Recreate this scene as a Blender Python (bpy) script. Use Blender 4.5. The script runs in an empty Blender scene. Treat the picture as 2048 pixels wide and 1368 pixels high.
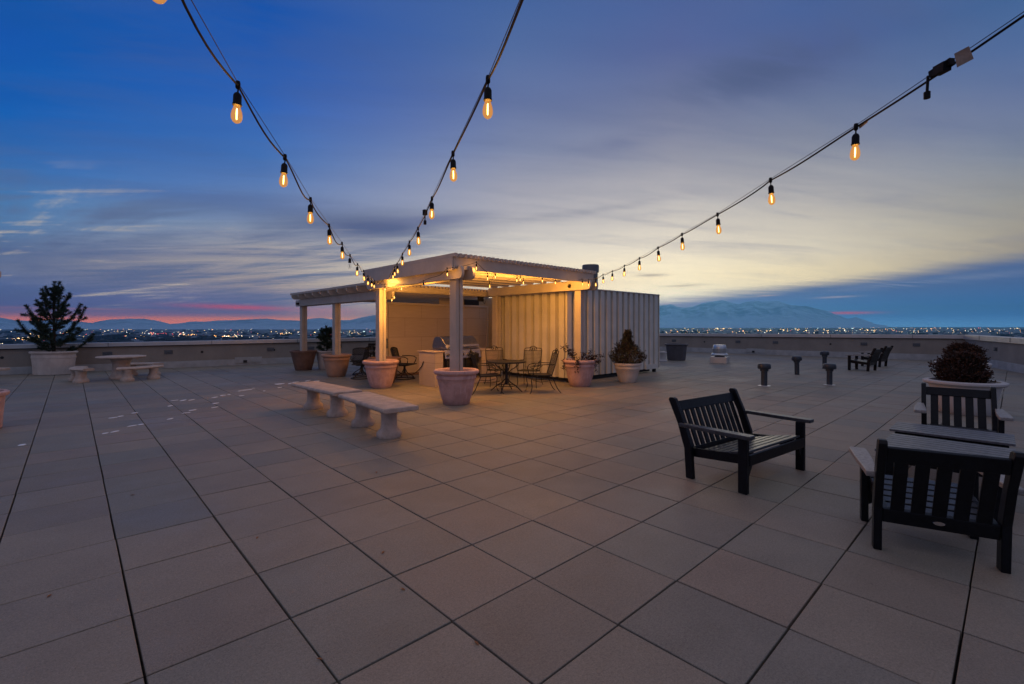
import bpy, bmesh, math, random
from mathutils import Vector, Matrix, noise as mnoise
R = math.radians
rnd = random.Random(7)
sc = bpy.context.scene
col = sc.collection

# ------------------------------------------------------------------ camera
EYE = 1.545
FU, FV = 0.68352, 0.72993            # view direction on the paving grid (x along the tiles, y across)
FPX, CX, CY = 942.0, 1024.0, 652.0
cam_d = bpy.data.cameras.new('camera'); cam = bpy.data.objects.new('camera', cam_d); col.objects.link(cam)
cam_d.sensor_width = 36.0; cam_d.lens = 36.0 * FPX / 2048.0
cam_d.shift_y = -(684.0 - CY) / 2048.0
cam_d.clip_start = 0.05; cam_d.clip_end = 150000.0
cam.location = (0, 0, EYE)
cam.rotation_euler = (R(90), 0, math.atan2(-FU, FV))
sc.camera = cam

# ------------------------------------------------------------------ exposure
sc.view_settings.view_transform = 'Standard'; sc.view_settings.look = 'None'
sc.view_settings.exposure = 0.0; sc.view_settings.gamma = 1.0
sc.view_settings.use_curve_mapping = False
sc.cycles.use_denoising = True
sc.cycles.max_bounces = 8; sc.cycles.transparent_max_bounces = 24
sc.cycles.volume_bounces = 1
sc.cycles.sample_clamp_indirect = 4.0; sc.cycles.sample_clamp_direct = 6.0
sc.cycles.caustics_reflective = False; sc.cycles.caustics_refractive = False

# ------------------------------------------------------------------ node helper
def lin(c):
    return tuple(((x/255.0)/12.92 if x/255.0 <= .04045 else ((x/255.0+.055)/1.055)**2.4) for x in c)
class NT:
    def __init__(s, tree): s.t = tree; s.n = tree.nodes; s.l = tree.links
    def new(s, kind, **kw):
        nd = s.n.new(kind)
        for k, v in kw.items(): setattr(nd, k, v)
        return nd
    def put(s, sock, v):
        if hasattr(v, 'links') or isinstance(v, bpy.types.NodeSocket): s.l.new(v, sock)
        else: sock.default_value = v
    def m(s, op, a, b=0.0, c=0.0, clamp=False):
        nd = s.new('ShaderNodeMath', operation=op); nd.use_clamp = clamp
        for i, v in enumerate((a, b, c)): s.put(nd.inputs[i], v)
        return nd.outputs[0]
    def step(s, x, e0, e1):                 # smoothstep
        nd = s.new('ShaderNodeMapRange', interpolation_type='SMOOTHSTEP')
        s.put(nd.inputs['Value'], x); s.put(nd.inputs['From Min'], e0); s.put(nd.inputs['From Max'], e1)
        return nd.outputs[0]
    def mix(s, f, a, b, mode='MIX'):
        nd = s.new('ShaderNodeMix', data_type='RGBA', blend_type=mode)
        s.put(nd.inputs[0], f); s.put(nd.inputs[6], a); s.put(nd.inputs[7], b)
        return nd.outputs[2]
    def ramp(s, x, stops, lo, hi, interp='LINEAR'):
        r = s.new('ShaderNodeValToRGB'); r.color_ramp.interpolation = interp
        t = s.m('DIVIDE', s.m('SUBTRACT', x, lo), hi-lo, clamp=True); s.l.new(t, r.inputs[0])
        e = r.color_ramp.elements
        while len(e) < len(stops): e.new(0.5)
        for i, (p, c) in enumerate(stops):
            e[i].position = (p-lo)/(hi-lo); e[i].color = tuple(c)+(1,)
        return r.outputs[0]
    def noise(s, vec, scale, detail=3.0, rough=.5, dist=0.0):
        nd = s.new('ShaderNodeTexNoise')
        if vec is not None: s.l.new(vec, nd.inputs['Vector'])
        nd.inputs['Scale'].default_value = scale; nd.inputs['Detail'].default_value = detail
        nd.inputs['Roughness'].default_value = rough; nd.inputs['Distortion'].default_value = dist
        return nd.outputs[0]
    def dot(s, a, b):
        nd = s.new('ShaderNodeVectorMath', operation='DOT_PRODUCT')
        s.put(nd.inputs[0], a); s.put(nd.inputs[1], b); return nd.outputs['Value']
    def xyz(s, x, y, z):
        nd = s.new('ShaderNodeCombineXYZ')
        for i, v in enumerate((x, y, z)): s.put(nd.inputs[i], v)
        return nd.outputs[0]

# ------------------------------------------------------------------ world: dusk sky
HAZE_DENSITY = 3.6e-5; HAZE_J = (.060, .150, .230)
SUN_AZ, SUN_EL = 17.0, 1.0           # degrees right of the view direction, above the horizon
w = bpy.data.worlds.new('World'); sc.world = w; w.use_nodes = True
def build_sky():
    T = NT(w.node_tree); T.n.clear()
    tc = T.new('ShaderNodeTexCoord'); d = tc.outputs['Generated']
    fx = T.dot(d, (FU, FV, 0)); rx = T.dot(d, (FV, -FU, 0)); z = T.dot(d, (0, 0, 1))
    az = T.m('MULTIPLY', T.m('ARCTAN2', rx, fx), 57.29578)
    el = T.m('MULTIPLY', T.m('ARCSINE', z), 57.29578)
    # slow wobble so the bands are not ruled lines
    zz = T.m('ADD', T.m('MAXIMUM', z, 0.0), 0.055)
    qx = T.m('DIVIDE', rx, zz); qy = T.m('DIVIDE', fx, zz)
    def cols(*st): return [(p, lin(c)) for p, c in st]
    C = {  # upper and rear stops, out of view, brightened as fill light
      -110: cols((0,(90,95,122)),(8,(104,104,132)),(25,(100,106,138)),(60,(142,144,163)),(90,(144,145,163))),
      -47: cols((0,(232,136,100)),(.62,(228,134,102)),(.95,(150,118,132)),(1.6,(104,108,145)),(3.0,(86,108,148)),(4.5,(112,124,146)),(6.3,(92,114,146)),(8.2,(86,124,164)),(10.3,(76,124,172)),(14.3,(46,108,176)),(18,(22,94,174)),(22,(10,86,168)),(26,(8,84,165)),(46,(100,108,140)),(60,(142,144,163)),(90,(144,145,163))),
      -28: cols((0,(236,142,104)),(.75,(230,140,110)),(1.15,(150,118,136)),(1.8,(112,114,150)),(2.7,(116,118,148)),(4.8,(158,148,144)),(7.9,(162,158,158)),(10.5,(134,146,166)),(13,(104,130,174)),(17.9,(68,114,178)),(22.6,(46,98,178)),(27,(24,88,174)),(31,(11,82,168)),(46,(100,108,140)),(60,(142,144,163)),(90,(144,145,163))),
      0: cols((0,(255,190,130)),(2,(250,212,160)),(5.6,(246,228,196)),(9.2,(218,209,196)),(15,(170,168,176)),(20.5,(124,134,164)),(25.6,(100,117,160)),(30.4,(82,108,158)),(34.7,(68,99,154)),(48,(104,112,142)),(60,(142,144,163)),(90,(144,145,163))),
      19: cols((0,(255,230,180)),(3.0,(255,246,214)),(5.3,(254,238,200)),(8.7,(232,221,200)),(14.2,(188,183,181)),(19.4,(141,143,160)),(24.4,(110,119,152)),(29,(86,101,150)),(33.2,(75,97,150)),(46,(104,112,142)),(60,(142,144,163)),(90,(144,145,163))),
      33: cols((0,(235,215,170)),(5.4,(232,216,178)),(7.7,(216,206,184)),(12.6,(180,176,172)),(17.4,(134,139,155)),(21.9,(105,118,150)),(26,(80,98,148)),(30,(70,97,150)),(46,(104,112,142)),(60,(142,144,163)),(90,(144,145,163))),
      47: cols((0,(150,150,140)),(5.6,(158,150,134)),(7.1,(163,156,140)),(10.3,(150,150,146)),(14.3,(121,131,150)),(18.1,(104,119,154)),(21.8,(81,108,154)),(25.3,(65,100,148)),(44,(104,112,142)),(60,(142,144,163)),(90,(144,145,163))),
      110: cols((0,(90,95,122)),(8,(104,104,132)),(25,(100,106,138)),(60,(142,144,163)),(90,(144,145,163))),
      180: cols((0,(104,110,138)),(8,(124,130,158)),(25,(142,142,164)),(60,(144,145,165)),(90,(144,145,163))),
    }
    wob = T.noise(T.xyz(T.m('MULTIPLY', qx, .16), T.m('MULTIPLY', qy, .5), 3.1), 1.0, 4.0, .55)
    elw = T.m('ADD', el, T.m('MULTIPLY', T.m('SUBTRACT', wob, .5), T.m('MINIMUM', T.m('MULTIPLY', T.m('MAXIMUM', el, 0.0), .55), 4.0)))
    keys = sorted(k for k in C if k != 180)
    cur = T.ramp(elw, C[keys[0]], 0, 90)
    for k0, k1 in zip(keys, keys[1:]):
        cur = T.mix(T.step(az, k0, k1) if abs(k1-k0) > 40 else T.m('DIVIDE', T.m('SUBTRACT', az, k0), k1-k0, clamp=True), cur, T.ramp(elw, C[k1], 0, 90))
    back = T.ramp(elw, C[180], 0, 90)
    cur = T.mix(T.step(T.m('ABSOLUTE', az), 100, 160), cur, back)
    # streaked cloud: thin darker veils and pale wisps drawn out along one direction
    q1 = T.xyz(T.m('ADD', T.m('MULTIPLY', qx, .30), T.m('MULTIPLY', qy, -.10)), T.m('ADD', T.m('MULTIPLY', qy, 1.15), T.m('MULTIPLY', qx, -.28)), 0.0)
    n1 = T.noise(q1, 1.0, 7.0, .58, .6)
    q2 = T.xyz(T.m('MULTIPLY', qx, .42), T.m('ADD', T.m('MULTIPLY', qy, 1.7), T.m('MULTIPLY', qx, .12)), 5.0)
    n2 = T.noise(q2, 1.0, 7.0, .6, .5)
    q3 = T.xyz(T.m('ADD', T.m('MULTIPLY', qx, .55), T.m('MULTIPLY', qy, .10)), T.m('ADD', T.m('MULTIPLY', qy, 3.2), T.m('MULTIPLY', qx, -.25)), 9.0)
    n3 = T.noise(q3, 1.0, 6.0, .62, 1.2)
    q4 = T.xyz(T.m('ADD', T.m('MULTIPLY', qx, .26), T.m('MULTIPLY', qy, .07)), T.m('ADD', T.m('MULTIPLY', qy, .80), T.m('MULTIPLY', qx, .30)), 2.0)
    n4 = T.noise(q4, 1.0, 8.0, .62, .9)
    leftw = T.m('SUBTRACT', 1.0, T.step(az, -22, 8))
    lowb = T.m('MULTIPLY', T.step(el, 1.0, 3.0), T.m('SUBTRACT', 1.0, T.step(el, 9.0, 16)))
    wide = T.m('MULTIPLY', T.step(el, 2.0, 8.0), T.m('SUBTRACT', 1.0, T.step(el, 28, 42)))
    lw = T.m('MULTIPLY', lowb, leftw)
    mixn = T.m('ADD', T.m('MULTIPLY', n4, .65), T.m('MULTIPLY', n3, .35))
    cur = T.mix(T.m('MULTIPLY', lw, T.m('MULTIPLY', T.step(mixn, .46, .60), .85)), cur, lin((90, 107, 138))+(1,))
    cur = T.mix(T.m('MULTIPLY', lw, T.m('MULTIPLY', T.step(mixn, .47, .36), .70)), cur, lin((204, 193, 168))+(1,))
    n5 = T.noise(T.xyz(T.m('ADD', T.m('MULTIPLY', qx, .75), T.m('MULTIPLY', qy, -.35)), T.m('ADD', T.m('MULTIPLY', qy, 2.6), T.m('MULTIPLY', qx, -.62)), 14.0), 1.0, 8.0, .64, .8)
    dark = T.m('MULTIPLY', T.step(T.m('ADD', T.m('MULTIPLY', n1, .55), T.m('MULTIPLY', n5, .45)), .45, .66), T.m('MULTIPLY', wide, .62))
    cur = T.mix(dark, cur, T.mix(.6, cur, lin((72, 88, 132))+(1,)))
    fine = T.m('MULTIPLY', T.m('SUBTRACT', T.m('ADD', T.m('MULTIPLY', n5, .6), T.m('MULTIPLY', n3, .4)), .5), T.m('MULTIPLY', wide, .48))
    cur = T.mix(1.0, cur, T.xyz(T.m('ADD', 1.0, fine), T.m('ADD', 1.0, fine), T.m('ADD', 1.0, T.m('MULTIPLY', fine, .7))), 'MULTIPLY')
    def blob(a0, e0, sa, se, k, slope=0.0):
        da = T.m('SUBTRACT', az, a0)
        a = T.m('DIVIDE', da, sa); b = T.m('DIVIDE', T.m('SUBTRACT', T.m('SUBTRACT', el, e0), T.m('MULTIPLY', da, slope)), se)
        r2 = T.m('ADD', T.m('MULTIPLY', a, a), T.m('MULTIPLY', b, b))
        return T.m('MULTIPLY', T.m('EXPONENT', T.m('MULTIPLY', r2, -1.0)), k)
    def patch(cur, a0, e0, sa, se, k, c, slope=0.0, nz=None, lo=.40, hi=.62):
        f = blob(a0, e0, sa, se, k, slope)
        f = T.m('MULTIPLY', f, T.step(n2 if nz is None else nz, lo, hi), clamp=True)
        return T.mix(f, cur, lin(c)+(1,))
    cur = patch(cur, -16, 11.4, 8.5, 1.3, 1.1, (84, 97, 132), .05, n3, .10, .46)
    cur = patch(cur, -9, 12.6, 6.0, .6, .85, (104, 112, 146), .10, n2, .25, .6)
    cur = patch(cur, -13, 9.0, 5.5, .6, .85, (110, 120, 150), .03, n2, .2, .6)
    cur = patch(cur, 8, 13.4, 9.0, .45, .75, (146, 146, 158), .11, n5, .28, .6)
    cur = patch(cur, 14, 21.0, 5.0, .9, .75, (104, 112, 146), .12, n5, .32, .6)
    cur = patch(cur, 28, 25.5, 10.0, 2.4, .8, (76, 90, 126), .05, n5, .36, .6)
    cur = patch(cur, 16.5, 5.9, 1.7, .16, .9, (178, 166, 150), .01, n3, .1, .4)
    cur = patch(cur, 20, 4.6, 2.0, .12, .8, (190, 176, 152), .02, n3, .1, .4)
    # low dark bank on the right, its edge climbing away from the glow
    edge = T.m('ADD', T.m('ADD', 3.25, T.m('MULTIPLY', T.m('SUBTRACT', az, 17.0), .088)), T.m('ADD', T.m('MULTIPLY', T.m('SUBTRACT', n2, .5), 1.3), T.m('MULTIPLY', T.m('SUBTRACT', n3, .5), .9)))
    bank = T.m('MULTIPLY', T.step(T.m('SUBTRACT', edge, el), -.45, 1.15), T.step(az, 10, 18))
    bcol = T.ramp(el, cols((0,(92,150,196)),(1.0,(70,124,176)),(2.2,(62,112,164)),(3.6,(70,104,150)),(5.0,(78,104,146)),(6.5,(84,108,146))), 0, 10)
    warmb = T.m('SUBTRACT', 1.0, T.step(az, 17, 27))
    bcol = T.mix(T.m('MULTIPLY', warmb, .55), bcol, lin((140, 134, 158))+(1,))
    cur = T.mix(bank, cur, bcol)
    cur = patch(cur, 41, 4.0, 5.5, .30, .85, (126, 140, 168), .06, n3, .35, .6)
    cur = patch(cur, 34.5, 2.9, 1.6, .09, .9, (150, 150, 168), .02, n3, .1, .3)
    cur = patch(cur, 28.3, 3.25, 1.2, .08, .9, (160, 152, 160), .02, n3, .1, .3)
    cur = patch(cur, 35.3, 1.30, 2.2, .13, 1.0, (196, 84, 112), .0, n3, .05, .2)
    # red streak and glow strip low on the left
    cur = patch(cur, -30, 1.95, 4.6, .26, 1.0, (206, 92, 104), -.02, n3, .1, .35)
    cur = patch(cur, -21, 1.6, 4.0, .5, .8, (222, 150, 140), .0, n2, .1, .45)
    cur = patch(cur, -43, 1.55, 6.0, .08, .35, (224, 134, 110), .0, n3, .2, .5)
    cur = T.mix(T.step(el, -.2, -1.5), cur, lin((40, 56, 84))+(1,))
    # the sky stands behind the evening haze: what arrives here is dimmed by it and veiled with HAZE_J
    tau = T.m('MINIMUM', T.m('DIVIDE', HAZE_DENSITY*1330.0, T.m('ADD', T.m('MAXIMUM', z, 0.0), .030)), 1.15)
    tr = T.m('EXPONENT', T.m('MULTIPLY', tau, -1.0))
    sc_ = T.new('ShaderNodeVectorMath', operation='SCALE'); sc_.inputs[0].default_value = HAZE_J; T.l.new(T.m('SUBTRACT', 1.0, tr), sc_.inputs['Scale'])
    sb = T.new('ShaderNodeVectorMath', operation='SUBTRACT'); T.l.new(cur, sb.inputs[0]); T.l.new(sc_.outputs[0], sb.inputs[1])
    dv = T.new('ShaderNodeVectorMath', operation='SCALE'); T.l.new(sb.outputs[0], dv.inputs[0]); T.l.new(T.m('DIVIDE', 1.0, tr), dv.inputs['Scale'])
    mxn = T.new('ShaderNodeVectorMath', operation='MAXIMUM'); T.l.new(dv.outputs[0], mxn.inputs[0]); mxn.inputs[1].default_value = (.004, .004, .004)
    cur = mxn.outputs[0]
    bg = T.new('ShaderNodeBackground'); T.l.new(cur, bg.inputs[0]); bg.inputs[1].default_value = 1.0
    sky = T.new('ShaderNodeTexSky', sky_type='NISHITA'); sky.sun_disc = False
    sky.sun_elevation = R(SUN_EL); sky.sun_rotation = math.atan2(FU, FV) + R(SUN_AZ)
    bg2 = T.new('ShaderNodeBackground'); T.l.new(sky.outputs[0], bg2.inputs[0]); bg2.inputs[1].default_value = 0.006
    add = T.new('ShaderNodeAddShader'); T.l.new(bg.outputs[0], add.inputs[0]); T.l.new(bg2.outputs[0], add.inputs[1])
    out = T.new('ShaderNodeOutputWorld'); T.l.new(add.outputs[0], out.inputs[0])
build_sky()
w.cycles.sampling_method = 'MANUAL'; w.cycles.sample_map_resolution = 1024

# last of the sunset: one very weak wide lamp from the glow
sun_d = bpy.data.lights.new('sun', 'SUN'); sun_d.energy = 0.10; sun_d.angle = R(18); sun_d.color = (1.0, .86, .66)
sun = bpy.data.objects.new('sun', sun_d); col.objects.link(sun)
_a = math.atan2(FV, FU) - R(SUN_AZ)
sun.rotation_euler = Vector((-math.cos(_a)*math.cos(R(7)), -math.sin(_a)*math.cos(R(7)), -math.sin(R(7)))).to_track_quat('-Z', 'Y').to_euler()

# ------------------------------------------------------------------ placing helpers
def at(px, py, dist):
    """point seen at photo pixel (px, py) at a depth of dist metres"""
    X = (px-CX)*dist/FPX
    return Vector((FV*X + FU*dist, -FU*X + FV*dist, EYE - (py-CY)*dist/FPX))
def ground(px, py, z=0.0):
    return at(px, py, FPX*(EYE-z)/(py-CY))

# ------------------------------------------------------------------ mesh builder
class MB:
    def __init__(s): s.bm = bmesh.new(); s.mi = 0
    def _mat(s, faces):
        for f in faces: f.material_index = s.mi
    def box(s, cx, cy, cz, sx, sy, sz, rz=0.0, rx=0.0, ry=0.0):
        m = Matrix.Translation((cx, cy, cz)) @ Matrix.Rotation(rz, 4, 'Z') @ Matrix.Rotation(ry, 4, 'Y') @ Matrix.Rotation(rx, 4, 'X') @ Matrix.Diagonal((sx, sy, sz, 1))
        r = bmesh.ops.create_cube(s.bm, size=1.0, matrix=m)
        s._mat({f for v in r['verts'] for f in v.link_faces}); return s
    def bar(s, a, b, wd, hg, up=(0, 0, 1)):
        a, b = Vector(a), Vector(b); d = b-a; L = d.length; d = d/L
        u = Vector(up); sd = d.cross(u); sd = sd.normalized() if sd.length > 1e-6 else Vector((1, 0, 0)); u = sd.cross(d)
        m = Matrix((sd, d, u)).transposed().to_4x4(); m.translation = (a+b)/2
        r = bmesh.ops.create_cube(s.bm, size=1.0, matrix=m @ Matrix.Diagonal((wd, L, hg, 1)))
        s._mat({f for v in r['verts'] for f in v.link_faces}); return s
    def tube(s, pts, rad, n=6, closed=False):
        pts = [Vector(p) for p in pts]; N = len(pts); rings = []
        rads = rad if isinstance(rad, (list, tuple)) else [rad]*N
        ref = Vector((0, 0, 1))
        for i, p in enumerate(pts):
            t = (pts[(i+1) % N]-pts[i-1]) if closed else (pts[min(i+1, N-1)]-pts[max(i-1, 0)])
            if t.length < 1e-9: t = Vector((0, 0, 1))
            t.normalize()
            a = t.cross(ref)
            if a.length < .12: a = t.cross(Vector((1, 0, 0)))
            a.normalize(); b = t.cross(a)
            rings.append([s.bm.verts.new(p+(a*math.cos(k*2*math.pi/n)+b*math.sin(k*2*math.pi/n))*rads[i]) for k in range(n)])
        fs = []
        for i in range(N if closed else N-1):
            r0, r1 = rings[i], rings[(i+1) % N]
            for k in range(n): fs.append(s.bm.faces.new((r0[k], r0[(k+1) % n], r1[(k+1) % n], r1[k])))
        if not closed:
            fs.append(s.bm.faces.new(rings[0][::-1])); fs.append(s.bm.faces.new(rings[-1]))
        s._mat(fs); return s
    def lathe(s, prof, n=40, sx=1.0, sy=1.0, o=(0, 0, 0), wob=None):
        rings = []
        for r, z in prof:
            if r < 1e-6: rings.append([s.bm.verts.new((o[0], o[1], o[2]+z))])
            else:
                rings.append([s.bm.verts.new((o[0]+r*sx*math.cos(2*math.pi*k/n)*(1+(wob(k, z) if wob else 0)), o[1]+r*sy*math.sin(2*math.pi*k/n)*(1+(wob(k, z) if wob else 0)), o[2]+z)) for k in range(n)])
        fs = []
        for r0, r1 in zip(rings, rings[1:]):
            for k in range(n):
                k1 = (k+1) % n
                if len(r0) == 1 and len(r1) == 1: continue
                if len(r0) == 1: fs.append(s.bm.faces.new((r0[0], r1[k1], r1[k])))
                elif len(r1) == 1: fs.append(s.bm.faces.new((r0[k], r0[k1], r1[0])))
                else: fs.append(s.bm.faces.new((r0[k], r0[k1], r1[k1], r1[k])))
        s._mat(fs); return s
    def prism(s, poly, axis, a, b):
        """extrude a 2D outline along axis 'x','y' or 'z' from a to b"""
        def P(p, t): return {'x': (t, p[0], p[1]), 'y': (p[0], t, p[1]), 'z': (p[0], p[1], t)}[axis]
        v0 = [s.bm.verts.new(P(p, a)) for p in poly]; v1 = [s.bm.verts.new(P(p, b)) for p in poly]
        n = len(poly); fs = [s.bm.faces.new((v0[i], v0[(i+1) % n], v1[(i+1) % n], v1[i])) for i in range(n)]
        fs.append(s.bm.faces.new(v0[::-1])); fs.append(s.bm.faces.new(v1)); s._mat(fs); return s
    def quad(s, *p):
        f = s.bm.faces.new([s.bm.verts.new(q) for q in p]); s._mat([f]); return s
    def mesh(s, name, mats, smooth=None):
        bmesh.ops.recalc_face_normals(s.bm, faces=s.bm.faces[:]) if smooth != 'leaf' else None
        me = bpy.data.meshes.new(name); s.bm.to_mesh(me); s.bm.free()
        for m in (mats if isinstance(mats, (list, tuple)) else [mats]): me.materials.append(m)
        if smooth and smooth != 'leaf':
            me.polygons.foreach_set('use_smooth', [True]*len(me.polygons))
            me.set_sharp_from_angle(angle=R(smooth if smooth is not True else 40))
        return me
    def build(s, name, mats, parent=None, smooth=None, bevel=0.0, label=None, cat=None, group=None, kind=None, loc=None, rz=None):
        o = bpy.data.objects.new(name, s.mesh(name, mats, smooth)); col.objects.link(o)
        if parent: o.parent = parent
        if loc is not None: o.location = loc
        if rz is not None: o.rotation_euler = (0, 0, rz)
        if bevel:
            b = o.modifiers.new('bevel', 'BEVEL'); b.width = bevel; b.segments = 2; b.limit_method = 'ANGLE'; b.angle_limit = R(40)
        tag(o, label, cat, group, kind); return o
def tag(o, label=None, cat=None, group=None, kind=None):
    if label: o['label'] = label
    if cat: o['category'] = cat
    if group: o['group'] = group
    if kind: o['kind'] = kind
    return o
def thing(name, label, cat, loc=(0, 0, 0), rz=0.0, group=None):
    o = bpy.data.objects.new(name, None); col.objects.link(o); o.empty_display_size = .2
    o.location = loc; o.rotation_euler = (0, 0, rz)
    return tag(o, label, cat, group)
def dup(root, loc, rz=0.0, label=None, group=None):
    r = root.copy(); col.objects.link(r); r.location = loc; r.rotation_euler = (0, 0, rz)
    if label: r['label'] = label
    if group: r['group'] = group
    def rec(src, dst):
        for ch in list(src.children):
            c = ch.copy(); col.objects.link(c); c.parent = dst; rec(ch, c)
    rec(root, r); return r

# ------------------------------------------------------------------ materials
def mat(name, c, rough=.6, metal=0.0, var=.12, scale=6.0, c2=None, bump=0.0, bscale=60.0, spec=.5, grain=0.0, coord='Object', streak=0.0, sc_=(16.0, 1.2), scol=None):
    m = bpy.data.materials.new(name); m.use_nodes = True
    T = NT(m.node_tree); b = T.n['Principled BSDF']
    tc = T.new('ShaderNodeTexCoord'); v = tc.outputs[coord]
    n = T.noise(v, scale, 5.0, .6)
    a = tuple(c)+(1,); bb = (tuple(c2)+(1,)) if c2 else tuple(max(0, x*(1-var*2)) for x in c)+(1,)
    colr = T.mix(T.step(n, .32, .68), a, bb)
    if streak:            # run marks and efflorescence down the upright faces
        mp = T.new('ShaderNodeVectorMath', operation='MULTIPLY'); T.l.new(v, mp.inputs[0]); mp.inputs[1].default_value = (sc_[0], sc_[0], sc_[1])
        sn = T.noise(mp.outputs[0], 1.0, 5.0, .65)
        colr = T.mix(T.m('MULTIPLY', T.step(sn, .48, .70), streak), colr, tuple(scol or [x*1.5 for x in c])+(1,))
        sp = T.step(T.noise(v, 34.0, 4.0, .7), .62, .70)
        colr = T.mix(T.m('MULTIPLY', sp, streak*.7), colr, tuple(x*.45 for x in c)+(1,))
    if grain:
        g = T.noise(v, 90.0, 4.0, .7)
        gm = T.m('ADD', 1.0-grain*.5, T.m('MULTIPLY', g, grain))
        colr = T.mix(1.0, colr, T.xyz(gm, gm, gm), 'MULTIPLY')
    T.l.new(colr, b.inputs['Base Color'])
    b.inputs['Metallic'].default_value = metal; b.inputs['Specular IOR Level'].default_value = spec
    T.l.new(T.m('ADD', rough-.06, T.m('MULTIPLY', n, .12)), b.inputs['Roughness'])
    if bump:
        bn = T.new('ShaderNodeBump'); bn.inputs['Strength'].default_value = bump; bn.inputs['Distance'].default_value = .004
        T.l.new(T.noise(v, bscale, 4.0, .6), bn.inputs['Height']); T.l.new(bn.outputs[0], b.inputs['Normal'])
    return m
M = {}
M['alu'] = mat('cream_painted_metal', (.54, .475, .41), .5, var=.07, scale=3.0, bump=.15, bscale=30, streak=.22, sc_=(9.0, .8), scol=(.47, .42, .37))
M['black'] = mat('black_recycled_plastic', (.007, .0085, .012), .36, var=.2, scale=30, bump=.2, bscale=90, spec=.22)
M['tabletop'] = mat('grey_top_plank', (.12, .12, .135), .36, var=.2, scale=22, bump=.3, bscale=70)  # lighter grey than the black legs and apron
M['armtop'] = mat('pale_sheen_plank', (.34, .32, .30), .45, var=.2, scale=40, bump=.3, bscale=120, grain=.5)  # bleaching and dust, plus sky sheen put into the colour
M['slat'] = mat('sheen_grey_slat', (.055, .060, .070), .30, var=.25, scale=25, bump=.2, bscale=90)  # sky highlights on the seat slats lifted into this colour
M['stone'] = mat('cast_stone', (.56, .45, .38), .85, var=.1, scale=7, c2=(.42, .335, .28), bump=.8, bscale=60, grain=.55, streak=.4, sc_=(9.0, 3.0), scol=(.36, .28, .235))
M['pink'] = mat('pink_washed_terracotta', (.60, .385, .37), .8, scale=5, c2=(.43, .265, .25), bump=.4, bscale=50, grain=.4, streak=.5, scol=(.66, .50, .49))
M['terra'] = mat('orange_terracotta', (.46, .28, .20), .75, scale=4, c2=(.38, .23, .165), bump=.25, grain=.3, streak=.25, scol=(.5, .36, .29))
M['brown'] = mat('brown_terracotta', (.20, .115, .085), .7, scale=5, c2=(.14, .08, .06), bump=.25, grain=.15)
M['cream'] = mat('cream_resin', (.68, .59, .52), .7, scale=3, c2=(.56, .47, .41), bump=.3, grain=.3, streak=.35, scol=(.46, .37, .32))
M['white'] = mat('white_resin', (.54, .51, .50), .6, scale=3, var=.06, bump=.1)
M['grey'] = mat('grey_plastic', (.10, .09, .10), .6, scale=5, bump=.1)
M['soil'] = mat('potting_soil', (.03, .022, .016), .95, scale=30, bump=1.0, bscale=40)
M['parapet'] = mat('parapet_stucco', (.33, .285, .24), .9, scale=1.6, c2=(.28, .245, .21), bump=.3, bscale=120, grain=.3, streak=.35, sc_=(3.0, .6), scol=(.25, .215, .185))
M['coping'] = mat('metal_coping', (.62, .59, .56), .42, metal=.5, var=.06, scale=2.0)
M['flash'] = mat('roof_flashing', (.46, .46, .45), .6, var=.12, scale=3.0)
M['vent'] = mat('dark_pvc', (.035, .045, .06), .4, var=.12, scale=9)
M['steel'] = mat('brushed_steel', (.42, .40, .38), .3, metal=1.0, var=.1, scale=14)
M['galv'] = mat('spun_aluminium', (.62, .64, .66), .33, metal=.85, var=.08, scale=8)
M['cap'] = mat('grey_duct', (.12, .13, .145), .5, var=.08, scale=4)
M['dark'] = mat('dark_metal', (.015, .015, .017), .5, var=.2, scale=20)
M['knob'] = mat('chrome_knob', (.55, .52, .5), .2, metal=1.0)
M['lead'] = mat('black_rubber', (.007, .007, .008), .65, var=.2, scale=40, spec=.2)
M['iron'] = mat('wrought_iron', (.010, .010, .011), .5, var=.2, scale=40)
M['bark'] = mat('pine_bark', (.045, .03, .022), .95, scale=20, bump=.8)
M['needle'] = mat('pine_needles', (.018, .040, .024), .7, scale=9, c2=(.040, .066, .036))
M['shrubg'] = mat('bronze_conifer', (.13, .085, .030), .8, scale=10, c2=(.06, .060, .022))
M['shrubr'] = mat('barberry_leaves', (.050, .017, .011), .8, scale=8, c2=(.022, .013, .008))
M['shrubo'] = mat('rust_leaves', (.085, .030, .010), .8, scale=8, c2=(.05, .022, .01))
M['dryleaf'] = mat('withered_leaves', (.030, .016, .014), .85, scale=20)
M['leaf'] = mat('fallen_leaf', (.30, .13, .05), .8, scale=30)
M['snow'] = mat('old_snow', (.92, .94, .97), .22, var=.04, scale=20, bump=.4)
M['paper'] = mat('paper_tag', (.42, .34, .28), .8, var=.15, scale=40)
M['screen'] = mat('ribbed_steel_panel', (.70, .665, .59), .45, var=.07, scale=1.4, bump=.1, streak=.30, sc_=(7.0, .5), scol=(.56, .50, .42))
M['trim'] = mat('wall_trim', (.50, .42, .34), .55, var=.05, scale=2.0)
M['wallpaint'] = mat('ochre_wall_paint', (.44, .33, .20), .7, var=.06, scale=2.0)

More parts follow.
